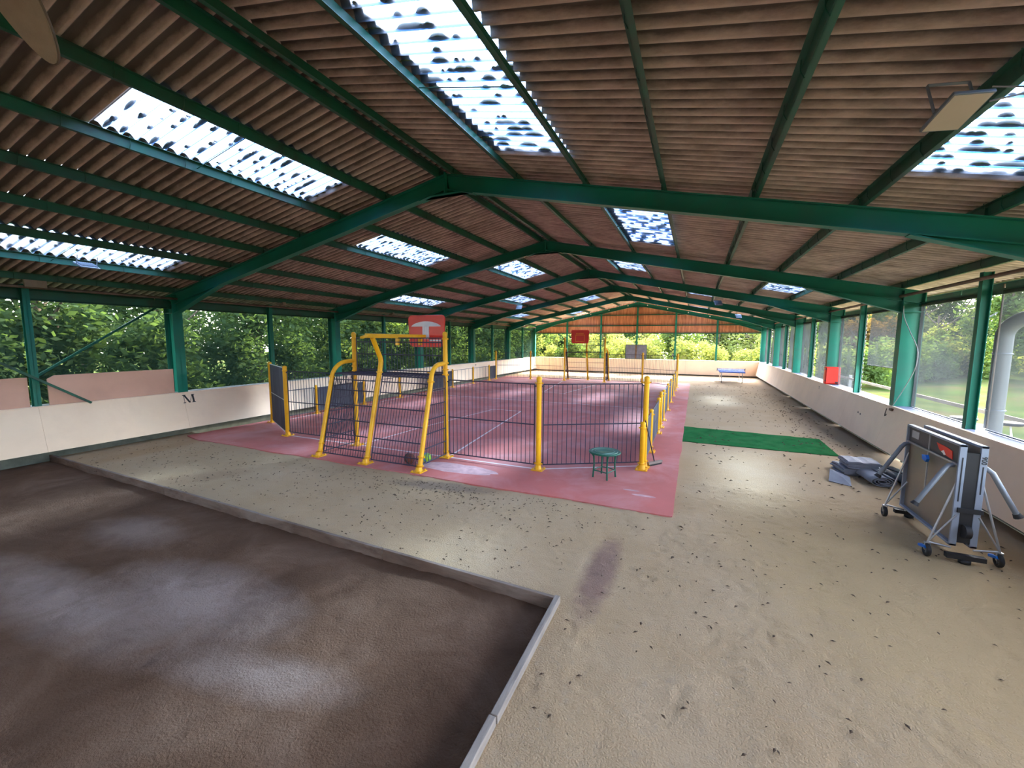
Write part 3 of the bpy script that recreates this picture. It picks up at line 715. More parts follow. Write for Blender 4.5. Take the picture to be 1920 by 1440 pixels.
for yy, zz in ((25.5, 1.04),):
    b = MB(); xx_ = XL+.24/1.025*(1.225-zz)+.003; b.add([(xx_, yy-.03, zz-.11), (xx_, yy+.03, zz-.11), (xx_, yy+.03, zz+.11), (xx_, yy-.03, zz+.11)], [(0, 1, 2, 3)]); b.add([(xx_, yy-.09, zz+.07), (xx_, yy+.09, zz+.07), (xx_, yy+.09, zz+.11), (xx_, yy-.09, zz+.11)], [(0, 1, 2, 3)]); obj('wall_mark', b, M['rust'], wl)
b = MB(); xx_ = 4.57-.24/1.025*(1.225-1.0)-.003; b.add([(xx_, 19.75, .92), (xx_, 19.8, .92), (xx_, 19.8, 1.1), (xx_, 19.75, 1.1)], [(0, 1, 2, 3)]); b.add([(xx_, 19.7, 1.08), (xx_, 19.85, 1.08), (xx_, 19.85, 1.1), (xx_, 19.7, 1.1)], [(0, 1, 2, 3)]); obj('wall_mark', b, M['rust'], wr)
for yy, zz in ((15.2, .78), (15.0, .76)):
    b = MB(); xx_ = 4.57-.24/1.025*(1.225-zz)-.004; b.add([(xx_, yy+.04*math.cos(a), zz+.04*math.sin(a)) for a in np.linspace(0, 6, 10)], [tuple(range(10))]); obj('knot_hole', b, M['black'], wr)

# ------------------------------------------------------------------ sports cage
def collar(x, y, z, parent, r=.075):
    b = MB(); b.lathe([(r-.02, 0), (r+.012, .005), (r+.012, .035), (r-.02, .04)], (x, y, z), 12)
    b.box(x-r-.035, x-r, y-.012, y+.012, z+.005, z+.035); b.box(x+r, x+r+.035, y-.012, y+.012, z+.005, z+.035)
    return obj('collar', b, M['yellow'], parent)
def base_plate(x, y, parent):
    b = MB(); b.box(x-.13, x+.13, y-.13, y+.13, .022, .036)
    for sx in (-1, 1):
        for sy_ in (-1, 1): b.lathe([(.0, .03), (.016, .03), (.016, 0), ], (x+sx*.1, y+sy_*.1, .034), 6)
    b.lathe([(.085, 0), (.07, .05), (.06, .09)], (x, y, .036), 12)
    return obj('base_plate', b, M['yellow'], parent)
def post(x, y, h, label, r=.057, grp='yellow fence posts'):
    t = thing('cage_post', label, 'post', (x, y, .022), grp)
    b = MB(); b.tube([(x, y, .03), (x, y, h-.06)], r, 14); b.lathe([(r+.006, 0), (r+.006, .03), (r*.7, .055), (.0, .065)], (x, y, h-.07), 14)
    obj('tube', b, M['yellow'], t); base_plate(x, y, t); collar(x, y, .14, t, r); collar(x, y, h-.17, t, r)
    return t
def grid(parent, O, U, V, nb, rails, rb=.0075, rr_=.014, name='bar'):
    """welded panel: round bars along V, stepping along U; rails are fractions of V"""
    O = Vector(O); U = Vector(U); V = Vector(V)
    for i in range(1, nb):
        p = O+U*(i/nb); rod(name, p, p+V, rb, M['grid'], parent, 5)
    rod('stile', O, O+V, rr_, M['grid'], parent, 6); rod('stile', O+U, O+U+V, rr_, M['grid'], parent, 6)
    for f in rails: rod('rail', O+V*f, O+V*f+U, rr_, M['grid'], parent, 6)
def fence(a, c, z0, z1, label, grp, rails=(0, .5, 1), step=.105, gap=.1):
    a = Vector((*a, 0)); c = Vector((*c, 0)); d = (c-a).normalized(); L = (c-a).length
    t = thing('fence_panel', label, 'fence panel', ((a+c)/2)+Vector((0, 0, .022)), grp)
    O = a+d*gap+Vector((0, 0, z0)); grid(t, O, d*(L-2*gap), (0, 0, z1-z0), int(round((L-2*gap)/step)), rails)
    for P in (a+d*.055, c-d*.115):
        for z in (z0+.04, z1-.04):
            b = MB(); b.bar(P+Vector((0, 0, z)), P+d*.06+Vector((0, 0, z)), .02, .03); obj('fixing_lug', b, M['grid'], t)
    return t
def slab(a, c, z0, z1, label, grp, th=.02):
    a = Vector((*a, 0)); c = Vector((*c, 0)); d = (c-a).normalized(); g_ = .075
    t = thing('infill_panel', label, 'fence panel', ((a+c)/2)+Vector((0, 0, .022)), grp)
    b = MB(); b.bar(a+d*g_+Vector((0, 0, (z0+z1)/2)), c-d*g_+Vector((0, 0, (z0+z1)/2)), th, z1-z0, (0, 0, 1)); obj('panel_board', b, M['slab'], t)
    for z in (z0, z1): rod('rim', a+d*g_+Vector((0, 0, z)), c-d*g_+Vector((0, 0, z)), .016, M['steel'] if z1 > 1.5 else M['grid'], t, 6)
    b = MB(); n_ = Vector((-d.y, d.x, 0))*.0; b.bar(a+d*g_+Vector((0, 0, (z0+z1)/2)), c-d*g_+Vector((0, 0, (z0+z1)/2)), th+.012, .02); obj('joint_strip', b, M['steel'] if z1 > 1.5 else M['slab'], t)
    return t
G1 = 'tall yellow cage posts'; G2 = 'low yellow posts along the long sides'; G3 = 'tall barred fence panels'; G4 = 'dark low panels between the low posts'
for (x, y), lb in zip([NP[0], NP[1], NP[4], NP[5]], ['leftmost tall yellow post, near the cream left wall', 'tall yellow post holding the right edge of the dark slanting panel', 'tall yellow post midway between the near goal and the green side table', 'tall yellow post at the near right corner, behind the broom']):
    post(x, y, 2.08, lb, grp=G1)
for (x, y), lb in zip([FP[0], FP[1], FP[4], FP[5]], ['far left corner tall yellow post, before the left wall', 'tall yellow post left of the far goal', 'tall yellow post right of the far goal, in front of the dark notice board', 'far right corner tall yellow post, bright in the sun']):
    post(x, y, 2.08, lb, grp=G1)
fence(NP[1], NP[2], .14, 1.92, 'barred panel left of the near goal', G3)
fence(NP[3], NP[4], .13, 1.90, 'barred panel directly right of the near goal', G3)
fence(NP[4], NP[5], .13, 1.90, 'barred panel behind the green side table', G3)
slab(NP[0], NP[1], .1, 2.0, 'tall dark slanting panel at the near left corner of the cage', 'tall dark corner panel')
fence(FP[0], FP[1], .14, 1.92, 'barred panel across the far left corner of the cage', G3)
fence(FP[1], FP[2], .14, 1.92, 'barred panel left of the far goal', G3)
fence(FP[3], FP[4], .14, 1.92, 'barred panel right of the far goal, before the dark notice board', G3)
fence(FP[4], FP[5], .14, 1.92, 'barred panel across the far right corner of the cage', G3)
ly = [9.62, 11.45, 13.95, 16.35, 18.75, 21.2, 23.7, 26.0, 27.1]
for i, y in enumerate(ly[1:-1]): post(-13.1, y, 1.12, 'low yellow post on the left side, %s from the near end' % ORD[i], .05, G2)
for i in range(len(ly)-1):
    lb = ('left side rail panel, %s from the near end of the cage' % ORD[i])
    if i in (1, 4, 7): slab((-13.1, ly[i]), (-13.1, ly[i+1]), .15, 1.0, 'dark low '+lb, G4)
    else: fence((-13.1, ly[i]), (-13.1, ly[i+1]), .12, 1.02, 'open low barred '+lb, G4, (0, 1), .42)
ry = [9.45, 11.0, 13.35, 14.3, 15.6, 18.0, 20.4, 22.8, 25.2, 27.1]
post(-.97, 9.38, 1.10, 'short yellow post at the near right corner, the broom leaning on it', .052, G2)
for i, y in enumerate(ry[1:-1]): post(-.95, y, 1.14 if i != 2 else 1.22, 'low yellow post on the right side, %s from the near end' % ORD[i], .05, G2)
for i in range(len(ry)-1):
    if i == 2: continue
    slab((-.95, ry[i]), (-.95, ry[i+1]), .12, 1.04, 'dark low right side panel, %s from the near end of the cage' % ORD[i if i < 2 else i-1], G4)

def goal(cx, yl, s, label):
    """s=+1: near goal, its back towards the camera (legs at smaller y)"""
    t = thing('goal', label, 'goal', (cx, yl, .022), None)
    hw = 1.4; lx = 1.5
    def P(x, y, z): return (cx+x*s, yl+y*s, z)
    for k in (-1, 1):
        x = k*hw; b = MB(); r = .055; b.tube([P(x, 0, .03), P(x, 0, 2.96)], r, 14); p = P(x, 0, 2.95); b.lathe([(r+.006, 0), (r+.006, .04), (r*.7, .075), (0, .085)], p, 14)
        pt = obj('goal_post', b, M['yellow'], t)
        q = P(x, 0, 0); base_plate(q[0], q[1], t)
        for z in (.14, 2.0, 2.12, 2.28, 2.84): collar(q[0], q[1], z, t, .055)
        # curved back leg that sweeps up and over to the post
        x2 = k*1.47; pts = [P(x2, -1.18, .03), P(x2, -.69, 1.95)]
        for a in np.linspace(0, 1, 9)[1:]:
            ang = a*math.pi/2*.86; pts.append(P(x2*(1-a*.04), -.69+.10*a+.33*(1-math.cos(ang)), 1.95+.33*math.sin(ang)))
        pts.append(P(x, -.04, 2.29)); b = MB(); b.tube(pts, .052, 12); obj('leg', b, M['yellow'], t)
        q = P(x2, -1.2, 0); base_plate(q[0], q[1], t)
        for z in (.12, .30, 1.90):
            yy = -1.18+(.49)*(z/1.95); q = P(x2, yy, z); collar(q[0], q[1], z, t, .052)
        # side grid between leg and post
        O = Vector(P(x2*.985, -1.08, .12)); 
        nb = 10
        for i in range(nb+1):
            f = i/nb; yb_ = -1.1+1.04*f; yt = -.64+.58*f
            rod('side_bar', P(x*1.02, yb_, .12), P(x*1.02, yt, 1.98), .0075 if 0 < i < nb else .014, M['grid'], t, 5)
        for f in (0, .17, .34, .51, .68, .85, 1.0):
            ya_ = -1.1+.46*f; z = .12+1.86*f; rod('side_rail', P(x*1.02, ya_, z), P(x*1.02, -.06, z), .013, M['grid'], t, 6)
    # middle leg, bent, and the horizontal arm that carries the backboard
    b = MB(); b.tube([P(0, -1.18, .03), P(0, -.62, 2.22), P(0, -.60, 2.32), P(0, -.62, 2.42), P(0, -.86, 2.88)], .056, 12); obj('leg', b, M['yellow'], t)
    q = P(0, -1.2, 0); base_plate(q[0], q[1], t)
    for z in (.14, 2.06):
        q = P(0, -1.18+.56*(z/2.2), z); collar(q[0], q[1], z, t, .056)
    b = MB(); b.bar(P(0, -1.05, 2.925), P(0, 1.16, 2.925), .10, .10); b.bar(P(0, -1.05, 2.925), P(0, -1.2, 2.88), .10, .05); obj('arm', b, M['yellow'], t, bev=.008)
    for yy in (0.02, .95):
        b = MB(); b.prism([(0, 0), (.0, .12), (.05, .12), (.05, .04)], 'x', -.045, .045)
        q = P(0, yy, 2.76); b.v = [(v[0]+q[0], v[1]*s+q[1], v[2]+q[2]) for v in b.v]; b.box(q[0]-.04, q[0]+.04, q[1]-.03, q[1]+.03, 2.70, 2.88)
        obj('arm_bracket', b, M['yellow'], t)
    # backboard: rounded red moulding
    yb_ = 1.24; hw_, z0, z1 = .60, 2.64, 3.50; pl = []
    for cxx, cz, a0 in ((hw_-.10, z1-.10, 0), (-hw_+.10, z1-.10, 90), (-hw_+.14, z0+.14, 180), (hw_-.14, z0+.14, 270)):
        rad = .10 if cz > 3 else .14
        for a in range(0, 91, 15): pl.append((cxx+rad*math.cos(R(a0+a)), cz+rad*math.sin(R(a0+a))))
    pl = [(x*(1-.06*(3.5-z)/.86 if z < 3.1 else 1), z+.035*(1-(x/.6)**2)*(1 if z > 3.4 else 0)) for x, z in pl]
    b = MB(); b.prism([(cx+x*s, z) for x, z in pl], 'y', yl+s*yb_, yl+s*(yb_+.045)); bb = obj('backboard', b, M['red'], t, bev=.012)
    # white mounting plate on the back: arc, stem and lower bar
    y1, y2 = sorted((yl+s*(yb_-.02), yl+s*(yb_)))
    arc = [(-.47, 3.20)] + [(-.47+.94*i/12, 3.22+.12*math.sin(math.pi*i/12)**.7) for i in range(13)] + [(.47, 3.20)]
    b = MB(); b.prism([(cx+x, z) for x, z in arc], 'y', y1, y2); obj('mount_plate', b, M['white'], bb, label='white arched plate on the back of the board')
    b = MB(); b.box(cx-.10, cx-.045, y1-.012 if s > 0 else y1, y2 if s > 0 else y2+.012, 2.86, 3.22); b.box(cx+.0, cx+.10, y1, y2, 2.86, 3.22); b.box(cx-.045, cx, y1+.008, y2-.004, 2.86, 3.2); obj('mount_stem', b, M['white'], bb)
    b = MB(); b.box(cx+.10, cx+.48, y1, y2, 2.80, 2.845); obj('mount_bar', b, M['white'], bb)
    # orange target square on the front
    yf_ = yl+s*(yb_+.047); e1, e2 = sorted((yf_, yf_+s*.002)); b = MB()
    for a in ((-.30, -.27, 2.75, 3.20), (.27, .30, 2.75, 3.20), (-.30, .30, 3.17, 3.20), (-.30, .30, 2.75, 2.78)): b.box(cx+a[0], cx+a[1], e1, e2, a[2], a[3])
    b.box(cx-.28, cx+.25, e1, e2, 3.27, 3.30); obj('target_square', b, M['orange'], bb, label='orange painted target square')
    b = MB(); cyy = yl+s*(yb_+.32); b.tube([(cx+.225*math.cos(a), cyy+.225*math.sin(a), 2.78) for a in np.linspace(0, 2*math.pi, 25)], .010, 6, False)
    b.bar((cx, yl+s*(yb_+.04), 2.77), (cx, yl+s*(yb_+.11), 2.77), .12, .03); obj('hoop', b, M['orange'], bb)
    # grids: slanting back, flat top, and the tall one over the crossbar
    for xa, xb in ((-1.40, -.09), (.09, 1.40)):
        O = Vector(P(xa, -1.12, .10)); U = Vector(P(xb, -1.12, .10))-O; V = Vector(P(xa, -.66, 1.99))-O
        grid(t, O, U, V, 17, (0, .08, .25, .43, .62, .80, .93, 1.0), .007, .014)
        O = Vector(P(xa, -.66, 2.0)); U = Vector(P(xb, -.66, 2.0))-O; V = Vector(P(xa, -.03, 2.0))-O
        grid(t, O, U, V, 13, (0, .5, 1.0), .006, .013)
    O = Vector(P(-1.31, 0, 2.02)); U = Vector(P(1.31, 0, 2.02))-O; grid(t, O, U, (0, 0, .86), 30, (0, .06, .52, .88, 1), .0075, .016)
    rod('crossbar', P(-hw, 0, 2.0), P(hw, 0, 2.0), .02, M['grid'], t, 8)
    return t
goal(-6.8, YN, 1, 'large yellow goal in front, red basketball backboard seen from behind')
goal(-6.96, YF, -1, 'far yellow goal at the other end, red backboard facing the viewer')

# balls lying inside the near goal
def ball(x, y, r, m, label, name='ball', m2=None):
    b = MB(); n = 14; prof = [(r*math.sin(math.pi*i/n), r-r*math.cos(math.pi*i/n)) for i in range(n+1)]; b.lathe(prof, (x, y, .023), 20)
    t = obj(name, b, m, org=(x, y, .023)); tag(t, label, 'ball')
    if m2:
        for k in range(3):
            b = MB(); a0 = k*math.pi/3; c = Vector((x, y, .023+r)); ax = Vector((math.cos(a0), math.sin(a0), .4)).normalized(); e1 = ax.orthogonal().normalized(); e2 = ax.cross(e1)
            b.tube([c+(e1*math.cos(q)+e2*math.sin(q))*(r+.001) for q in np.linspace(0, 2*math.pi, 25)], .004 if k else .012, 5, False); obj('seam', b, m2, t)
    return t
ball(-5.88, 7.62, .12, M['basket'], 'dark brown basketball behind the bars of the near goal', 'basketball', M['black'])
ball(-5.56, 7.85, .11, M['ballgreen'], 'lime green and blue ball beside the basketball', 'ball', M['blue'])

# ------------------------------------------------------------------ green side table
tx, ty = -1.62, 8.52
t = thing('side_table', 'round dark green side table in front of the barred fence', 'table', (tx, ty, .022))
b = MB(); b.lathe([(.0, .565), (.10, .567), (.13, .572), (.20, .572), (.215, .566), (.285, .566), (.31, .575), (.325, .565), (.325, .545), (.30, .535), (0, .54)], (tx, ty, 0), 40); obj('table_top', b, M['tgreen'], t)
for r1, w_ in ((.19, .006), (.262, .006)):
    b = MB(); b.tube([(tx+r1*math.cos(a), ty+r1*math.sin(a), .571) for a in np.linspace(0, 2*math.pi, 33)], w_, 5, False); obj('ring', b, M['tgreen_pale'], t)
lg = []
for k in range(4):
    a = R(25+90*k); c_, s_ = math.cos(a), math.sin(a); lg.append((c_, s_))
    b = MB(); b.tube([(tx+.26*c_, ty+.26*s_, .54), (tx+.225*c_, ty+.225*s_, .47), (tx+.215*c_, ty+.215*s_, .3), (tx+.235*c_, ty+.235*s_, .024)], [.03, .02, .017, .019], 8); obj('leg', b, M['tgreen'], t)
for k in range(4):
    a, c = lg[k], lg[(k+1) % 4]; b = MB(); z = .17
    b.tube([(tx+.225*a[0], ty+.225*a[1], z), (tx+.12*(a[0]+c[0]), ty+.12*(a[1]+c[1]), z+.01), (tx+.225*c[0], ty+.225*c[1], z)], .013, 6); obj('stretcher', b, M['tgreen'], t)

# broom leaning at the corner
t = thing('broom', 'long handled broom leaning on the short corner post', 'broom', (-.72, 9.85, .022))
b = MB(); b.tube([(-.93, 9.47, 1.10), (-.74, 9.85, .09)], .013, 8); obj('handle', b, M['grid'], t)
b = MB(); b.bar((-.86, 9.68, .085), (-.60, 10.02, .085), .06, .05); obj('head', b, M['timber_grey'], t)
b = MB(); b.bar((-.85, 9.69, .045), (-.61, 10.01, .045), .05, .045); obj('bristles', b, M['black'], t)

# ------------------------------------------------------------------ green turf strip
b = MB(); n = 26; near = [(-.22+3.62*i/n, 12.62-.02*i/n*3+.03*noise.noise(Vector((i*.5, 1, 0)))) for i in range(n+1)]; far = [(3.42-3.66*i/n, 14.55+.30*i/n+.03*noise.noise(Vector((i*.5, 9, 0)))) for i in range(n+1)]
pl = near+far; b.add([(x, y, .016+.004*math.sin(i)) for i, (x, y) in enumerate(pl)]+[(x, y, 0) for x, y in pl], [tuple(range(len(pl)))]+[(i, (i+1) % len(pl), (i+1) % len(pl)+len(pl), i+len(pl)) for i in range(len(pl))])
tag(obj('turf_strip', b, M['turf'], org=(1.6, 13.6, 0)), 'strip of green artificial turf laid across the sand', 'artificial turf')

# ------------------------------------------------------------------ folded covers heaped on the sand
def folded(x0, x1, y0, y1, z0, th, layers, m, label, rzz=0.0, drop=.02, grp=None):
    c = Vector(((x0+x1)/2, (y0+y1)/2, z0)); t = thing('folded_cover', label, 'cover', c, grp)
    for k in range(layers):
        b = MB(); n = 10; z = z0+th*k; ins = random.uniform(-.03, .03); w = (x1-x0)/2+ins; d = (y1-y0)/2+random.uniform(-.03, .03)
        prof = []
        rr2 = th*.46
        for i in range(n+1):
            u = -w+rr2+(2*w-2*rr2)*i/n; prof.append((u, rr2*2*.92+.012*math.sin(i*1.3+k)*(1-abs(2*i/n-1))+.004*k))
        arc = [(w-rr2+rr2*math.cos(R(a)), rr2+rr2*math.sin(R(a))) for a in (60, 20, -20, -60)]
        bot = [(w-rr2-(2*w-2*rr2)*i/n, .002) for i in range(n+1)]; arc2 = [(-w+rr2-rr2*math.cos(R(a)), rr2-rr2*math.sin(R(a))) for a in (60, 20, -20, -60)]
        pr = prof+arc+bot+arc2; ca, sa = math.cos(rzz), math.sin(rzz); N_ = len(pr); vs = []; st = 7
        for j in range(st+1):
            v = -d+2*d*j/st
            for (u, zz) in pr:
                uu_ = u*(1+.02*math.sin(j*1.7+k)); vs.append((c.x+uu_*ca-v*sa, c.y+uu_*sa+v*ca, z+zz-drop*(abs(v)/d)**3*(k/max(1, layers))))
        b.add(vs, [(j*N_+i, j*N_+(i+1) % N_, (j+1)*N_+(i+1) % N_, (j+1)*N_+i) for j in range(st) for i in range(N_)]+[tuple(range(N_)), tuple((st)*N_+i for i in range(N_-1, -1, -1))])
        obj('fold', b, m, t)
    return t
def rolled(c, L, r, flat, m, ang, label):
    t = thing('rolled_cover', label, 'cover', c, None); c = Vector(c); ca, sa = math.cos(ang), math.sin(ang)
    b = MB(); pr = []; turns = 3.2; n = 58
    for i in range(n+1):
        a = turns*2*math.pi*i/n; q = r*(.25+.75*i/n); pr.append((q*math.cos(a)*1.5, q*math.sin(a)*flat))
    inn = [(x*.96-.0, z*.93) for x, z in pr][::-1]; zc = r*flat+.004
    vs = []; st = 6
    for j in range(st+1):
        v = -L/2+L*j/st; sc = 1+.05*math.sin(j*1.3)
        for x, z in pr: vs.append((c.x+x*sc*ca-v*sa, c.y+x*sc*sa+v*ca, max(.002, zc+z*sc)))
    N_ = len(pr); b.add(vs, [(j*N_+i, j*N_+i+1, (j+1)*N_+i+1, (j+1)*N_+i) for j in range(st) for i in range(N_-1)], True)
    o = obj('roll', b, m, t); s_ = o.modifiers.new('thick', 'SOLIDIFY'); s_.thickness = .012
    return t
rolled((3.45, 10.62, 0), .85, .155, .72, M['tarp'], .1, 'grey rolled cover at the bottom front of the heap')
folded(2.98, 3.75, 10.86, 11.42, 0, .042, 4, M['tarp'], 'lower folded grey cover of the heap', .12)
folded(3.05, 3.62, 10.80, 11.30, .178, .030, 5, M['tarp'], 'upper folded grey cover lying on top of the heap', .05)
rolled((3.86, 10.95, 0), .95, .12, .8, M['tarp_dark'], .35, 'dark grey rolled cover at the right of the heap')
b = MB(); vs = []; n = 10
for i in range(n+1):
    for j in range(n+1):
        u, v = i/n, j/n; x = 3.72+.55*u+.05*v; y = 11.15+.75*v; z = .02+.13*math.sin(math.pi*min(1, u*1.1))**.7*math.sin(math.pi*min(1, v+.12))*.9+.03*noise.noise(Vector((u*5, v*5, 0)))
        vs.append((x, y, max(.004, z if 0 < i < n and 0 < j < n else .004)))
b.add(vs, [(i*(n+1)+j, (i+1)*(n+1)+j, (i+1)*(n+1)+j+1, i*(n+1)+j+1) for i in range(n) for j in range(n)], True)
tag(obj('crumpled_cover', b, M['tarp_dark'], org=(4.0, 11.4, 0)), 'crumpled dark grey cover draped behind the folded ones', 'cover')
b = MB(); b.add([(2.62, 10.20, .02), (2.95, 10.02, .006), (3.06, 10.55, .05), (2.74, 10.66, .16), (2.90, 10.36, .07)], [(0, 1, 4), (1, 2, 4), (2, 3, 4), (3, 0, 4)])
o = obj('cover_flap', b, M['tarp'], org=(2.8, 10.3, 0)); tag(o, 'loose grey flap of cover left of the heap', 'cover'); s_ = o.modifiers.new('thick', 'SOLIDIFY'); s_.thickness = .012

# ------------------------------------------------------------------ folded table tennis table by the right wall
t = thing('folding_table', 'grey table tennis table folded upright on wheels by the right wall', 'table tennis table', (3.35, 7.85, 0))
ya, yb = 7.10, 8.58; z0, z1 = .20, 1.545
def leaf(x, side, name, m_in):
    # frame rim with a recessed board
    lf = bpy.data.objects.new(name, None); COL.objects.link(lf); lf.parent = t; lf.location = Vector((x, 7.84, .2))-wpos(t)
    b = MB(); w = .07
    b.box(x-w/2, x+w/2, ya, ya+.03, z0, z1); b.box(x-w/2, x+w/2, yb-.03, yb, z0, z1); b.box(x-w/2, x+w/2, ya, yb, z1-.03, z1); b.box(x-w/2, x+w/2, ya, yb, z0, z0+.03)
    obj('rim', b, M['tt_side'], lf, bev=.004)
    b = MB(); xb = x+side*.022; b.box(xb-.008, xb+.008, ya+.03, yb-.03, z0+.03, z1-.03); obj('top_board', b, m_in, lf)
    return lf
l1 = leaf(3.20, 1, 'table_half', M['tt_under']); l2 = leaf(3.40, -1, 'table_half', M['tt_under'])
zr = 1.545-.27
b = MB(); b.box(3.195, 3.215, ya+.03, yb-.03, zr, z1-.03); obj('upper_board', b, M['tt_dark'], l1)
b = MB(); b.box(3.165, 3.19, ya+.03, yb-.03, zr-.012, zr+.012); obj('cross_rail', b, M['steel'], l1)
b = MB(); b.box(3.165, 3.18, 7.86, 7.88, z0+.4, z1-.03); obj('centre_rail', b, M['steel'], l1)
b = MB(); b.box(3.19, 3.194, 8.24, 8.46, 1.36, 1.47); obj('sticker', b, mat('pale_sticker', (0.35, 0.36, 0.38), 0.5), l1, label='pale grey information sticker')
# red badge with a white chevron
b = MB(); b.prism([(7.30, 1.30), (7.32, 1.41), (7.46, 1.43), (7.72, 1.44), (7.64, 1.36), (7.50, 1.32)], 'x', 3.186, 3.192)
bd = obj('badge', b, M['red'], l1, label='red badge')
b = MB(); b.prism([(7.46, 1.325), (7.52, 1.375), (7.58, 1.345), (7.53, 1.33), (7.50, 1.31)], 'x', 3.182, 3.186); obj('badge_mark', b, M['white'], bd)
b = MB(); b.box(3.235, 3.365, ya+.01, ya+.05, z0+.05, z1-.1); obj('inner_fold', b, M['black'], t)
b = MB(); b.box(3.235, 3.365, yb-.05, yb-.01, z0+.05, z1-.1); obj('inner_fold', b, M['black'], t)
for x in (3.20, 3.40):
    b = MB(); b.box(x-.006, x+.006, ya-.004, ya, .80 if x < 3.3 else .92, 1.38 if x < 3.3 else 1.28); obj('edge_slot', b, M['black'], t)
# writing on the right half's edge
text_mesh('900', .07, M['black'], 'edge_number', l2, (3.40, ya-.003, 1.36), (math.pi/2, math.pi/2, 0), 'black digits on the table edge')
# main stub legs
for x, yy, s_ in ((3.17, 7.18, -1), (3.17, 8.44, -1), (3.43, 7.18, 1), (3.43, 8.44, 1)):
    b = MB(); b.tube([(x, yy+.05, zr-.03), (x+s_*.05, yy+.03, zr-.035), (x+s_*.10, yy, zr-.08), (x+s_*.36, yy-.02, zr-.58)], .030, 12); obj('leg', b, M['grey_metal'], t)
    b = MB(); p = Vector((x+s_*.36, yy-.02, zr-.58)); d = Vector((s_*.32, -.02, -.52)).normalized(); b.tube([p-d*.02, p+d*.03], [.036, .05], 12); obj('foot', b, M['black'], t)
# wheel frames
def wheel(x, yy, blue):
    w = thing('x', '', 'x', (x, yy, .085)); del w['label']; del w['category']; w.name = 'caster'; w.parent = t; w.location = Vector((x, yy, .085))-wpos(t)
    b = MB(); n = 20; r = .085
    def ring(r_, xo): return [(x+xo, yy+r_*math.cos(2*math.pi*k/n), .087+r_*math.sin(2*math.pi*k/n)) for k in range(n)]
    prs = [(.05, -.022), (r-.008, -.022), (r, -.012), (r, .012), (r-.008, .022), (.05, .022)]; vs = []
    for q in prs: vs += ring(*q)
    b.add(vs, [(i*n+k, i*n+(k+1) % n, ((i+1) % 6)*n+(k+1) % n, ((i+1) % 6)*n+k) for i in range(6) for k in range(n)], True); obj('tyre', b, M['tyre'], w)
    b = MB()
    b.tube([(x-.02, yy, .087), (x+.02, yy, .087)], .016, 10)
    for k in range(5):
        a = 2*math.pi*k/5; b.bar((x, yy+.012*math.cos(a), .087+.012*math.sin(a)), (x, yy+.052*math.cos(a), .087+.052*math.sin(a)), .012, .02, (1, 0, 0))
    obj('hub', b, M['steel'], w)
    b = MB(); b.bar((x-.028, yy, .087), (x-.028, yy, .19), .03, .004, (1, 0, 0)); b.bar((x+.028, yy, .087), (x+.028, yy, .19), .03, .004, (1, 0, 0)); b.box(x-.03, x+.03, yy-.025, yy+.025, .185, .195); obj('fork', b, M['steel'], w)
    if blue: b = MB(); b.bar((x-.01, yy-.02, .13), (x-.03, yy+.12, .10), .05, .04); obj('brake_lever', b, M['blue'], w, bev=.01)
    return w
for x, s_ in ((2.96, -1), (3.66, 1)):
    for yy, blue in ((7.12, True), (8.50, False)):
        wheel(x, yy, blue); xt_ = 3.2 if s_ < 0 else 3.42
        rod('stay', (x, yy, .195), (xt_, yy+.02, zr-.18), .013, M['steel'], t, 8); rod('stay', (x, yy, .20), (xt_, yy-.02+(.3 if yy < 8 else -.3)*0, .62), .011, M['steel'], t, 8)
        rod('stay', (x, yy, .20), (xt_, yy+(.02 if yy < 8 else -.02), .16), .013, M['steel'], t, 8)
for yy in (7.05, 8.60):
    b = MB(); b.box(3.12, 3.50, yy-.04, yy+.04, .06, .12); b.lathe([(.0, 0), (.06, .005), (.06, .05), (0, .06)], (3.31, yy, .005), 14); obj('base_bar', b, M['black'], t)
b = MB(); b.tube([(3.27, ya-.03, .42), (3.33, ya-.03, .42)], .085, 18); obj('end_roller', b, M['black'], t)
b = MB(); b.box(3.2, 3.45, ya-.02, ya+.02, .66, .72); obj('latch_bar', b, M['black'], t)
b = MB(); b.prism([(7.80, 1.17), (7.84, 1.22), (7.95, 1.20), (7.93, 1.14), (7.83, 1.12)], 'x', 3.13, 3.165); obj('safety_latch', b, M['blue'], t)

# ------------------------------------------------------------------ blue table at the far end
t = thing('blue_table', 'blue table tennis table standing by the far end wall', 'table tennis table', (2.35, 33.0, 0))
b = MB(); b.box(1.59, 3.12, 31.75, 34.49, .735, .76); obj('table_top', b, M['tt_blue'], t)
b = MB()
for a in ((1.585, 3.125, 31.745, 31.80), (1.585, 3.125, 34.45, 34.495)): b.box(a[0], a[1], a[2], a[3], .70, .763)
b.box(1.585, 1.61, 31.75, 34.49, .70, .763); b.box(3.10, 3.125, 31.75, 34.49, .70, .763); obj('apron', b, M['tt_blue'], t)
b = MB(); b.box(1.50, 3.20, 33.11, 33.13, .76, .91); obj('net', b, screen_mat('net_mesh', (.25, .3, .45), .5, .8), t)
for x in (1.48, 3.22):
    b = MB(); b.box(x-.02, x+.02, 33.1, 33.14, .72, .93); obj('net_post', b, M['black'], t)
for x in (1.72, 2.98):
    for yy in (31.98, 34.2):
        b = MB(); b.tube([(x, yy, .02), (x, yy, .72)], .028, 8); lg_ = obj('leg', b, M['steel'], t); b = MB(); b.tube([(x-.02, yy, .05), (x+.02, yy, .05)], .05, 10); obj('wheel', b, M['black'], lg_)

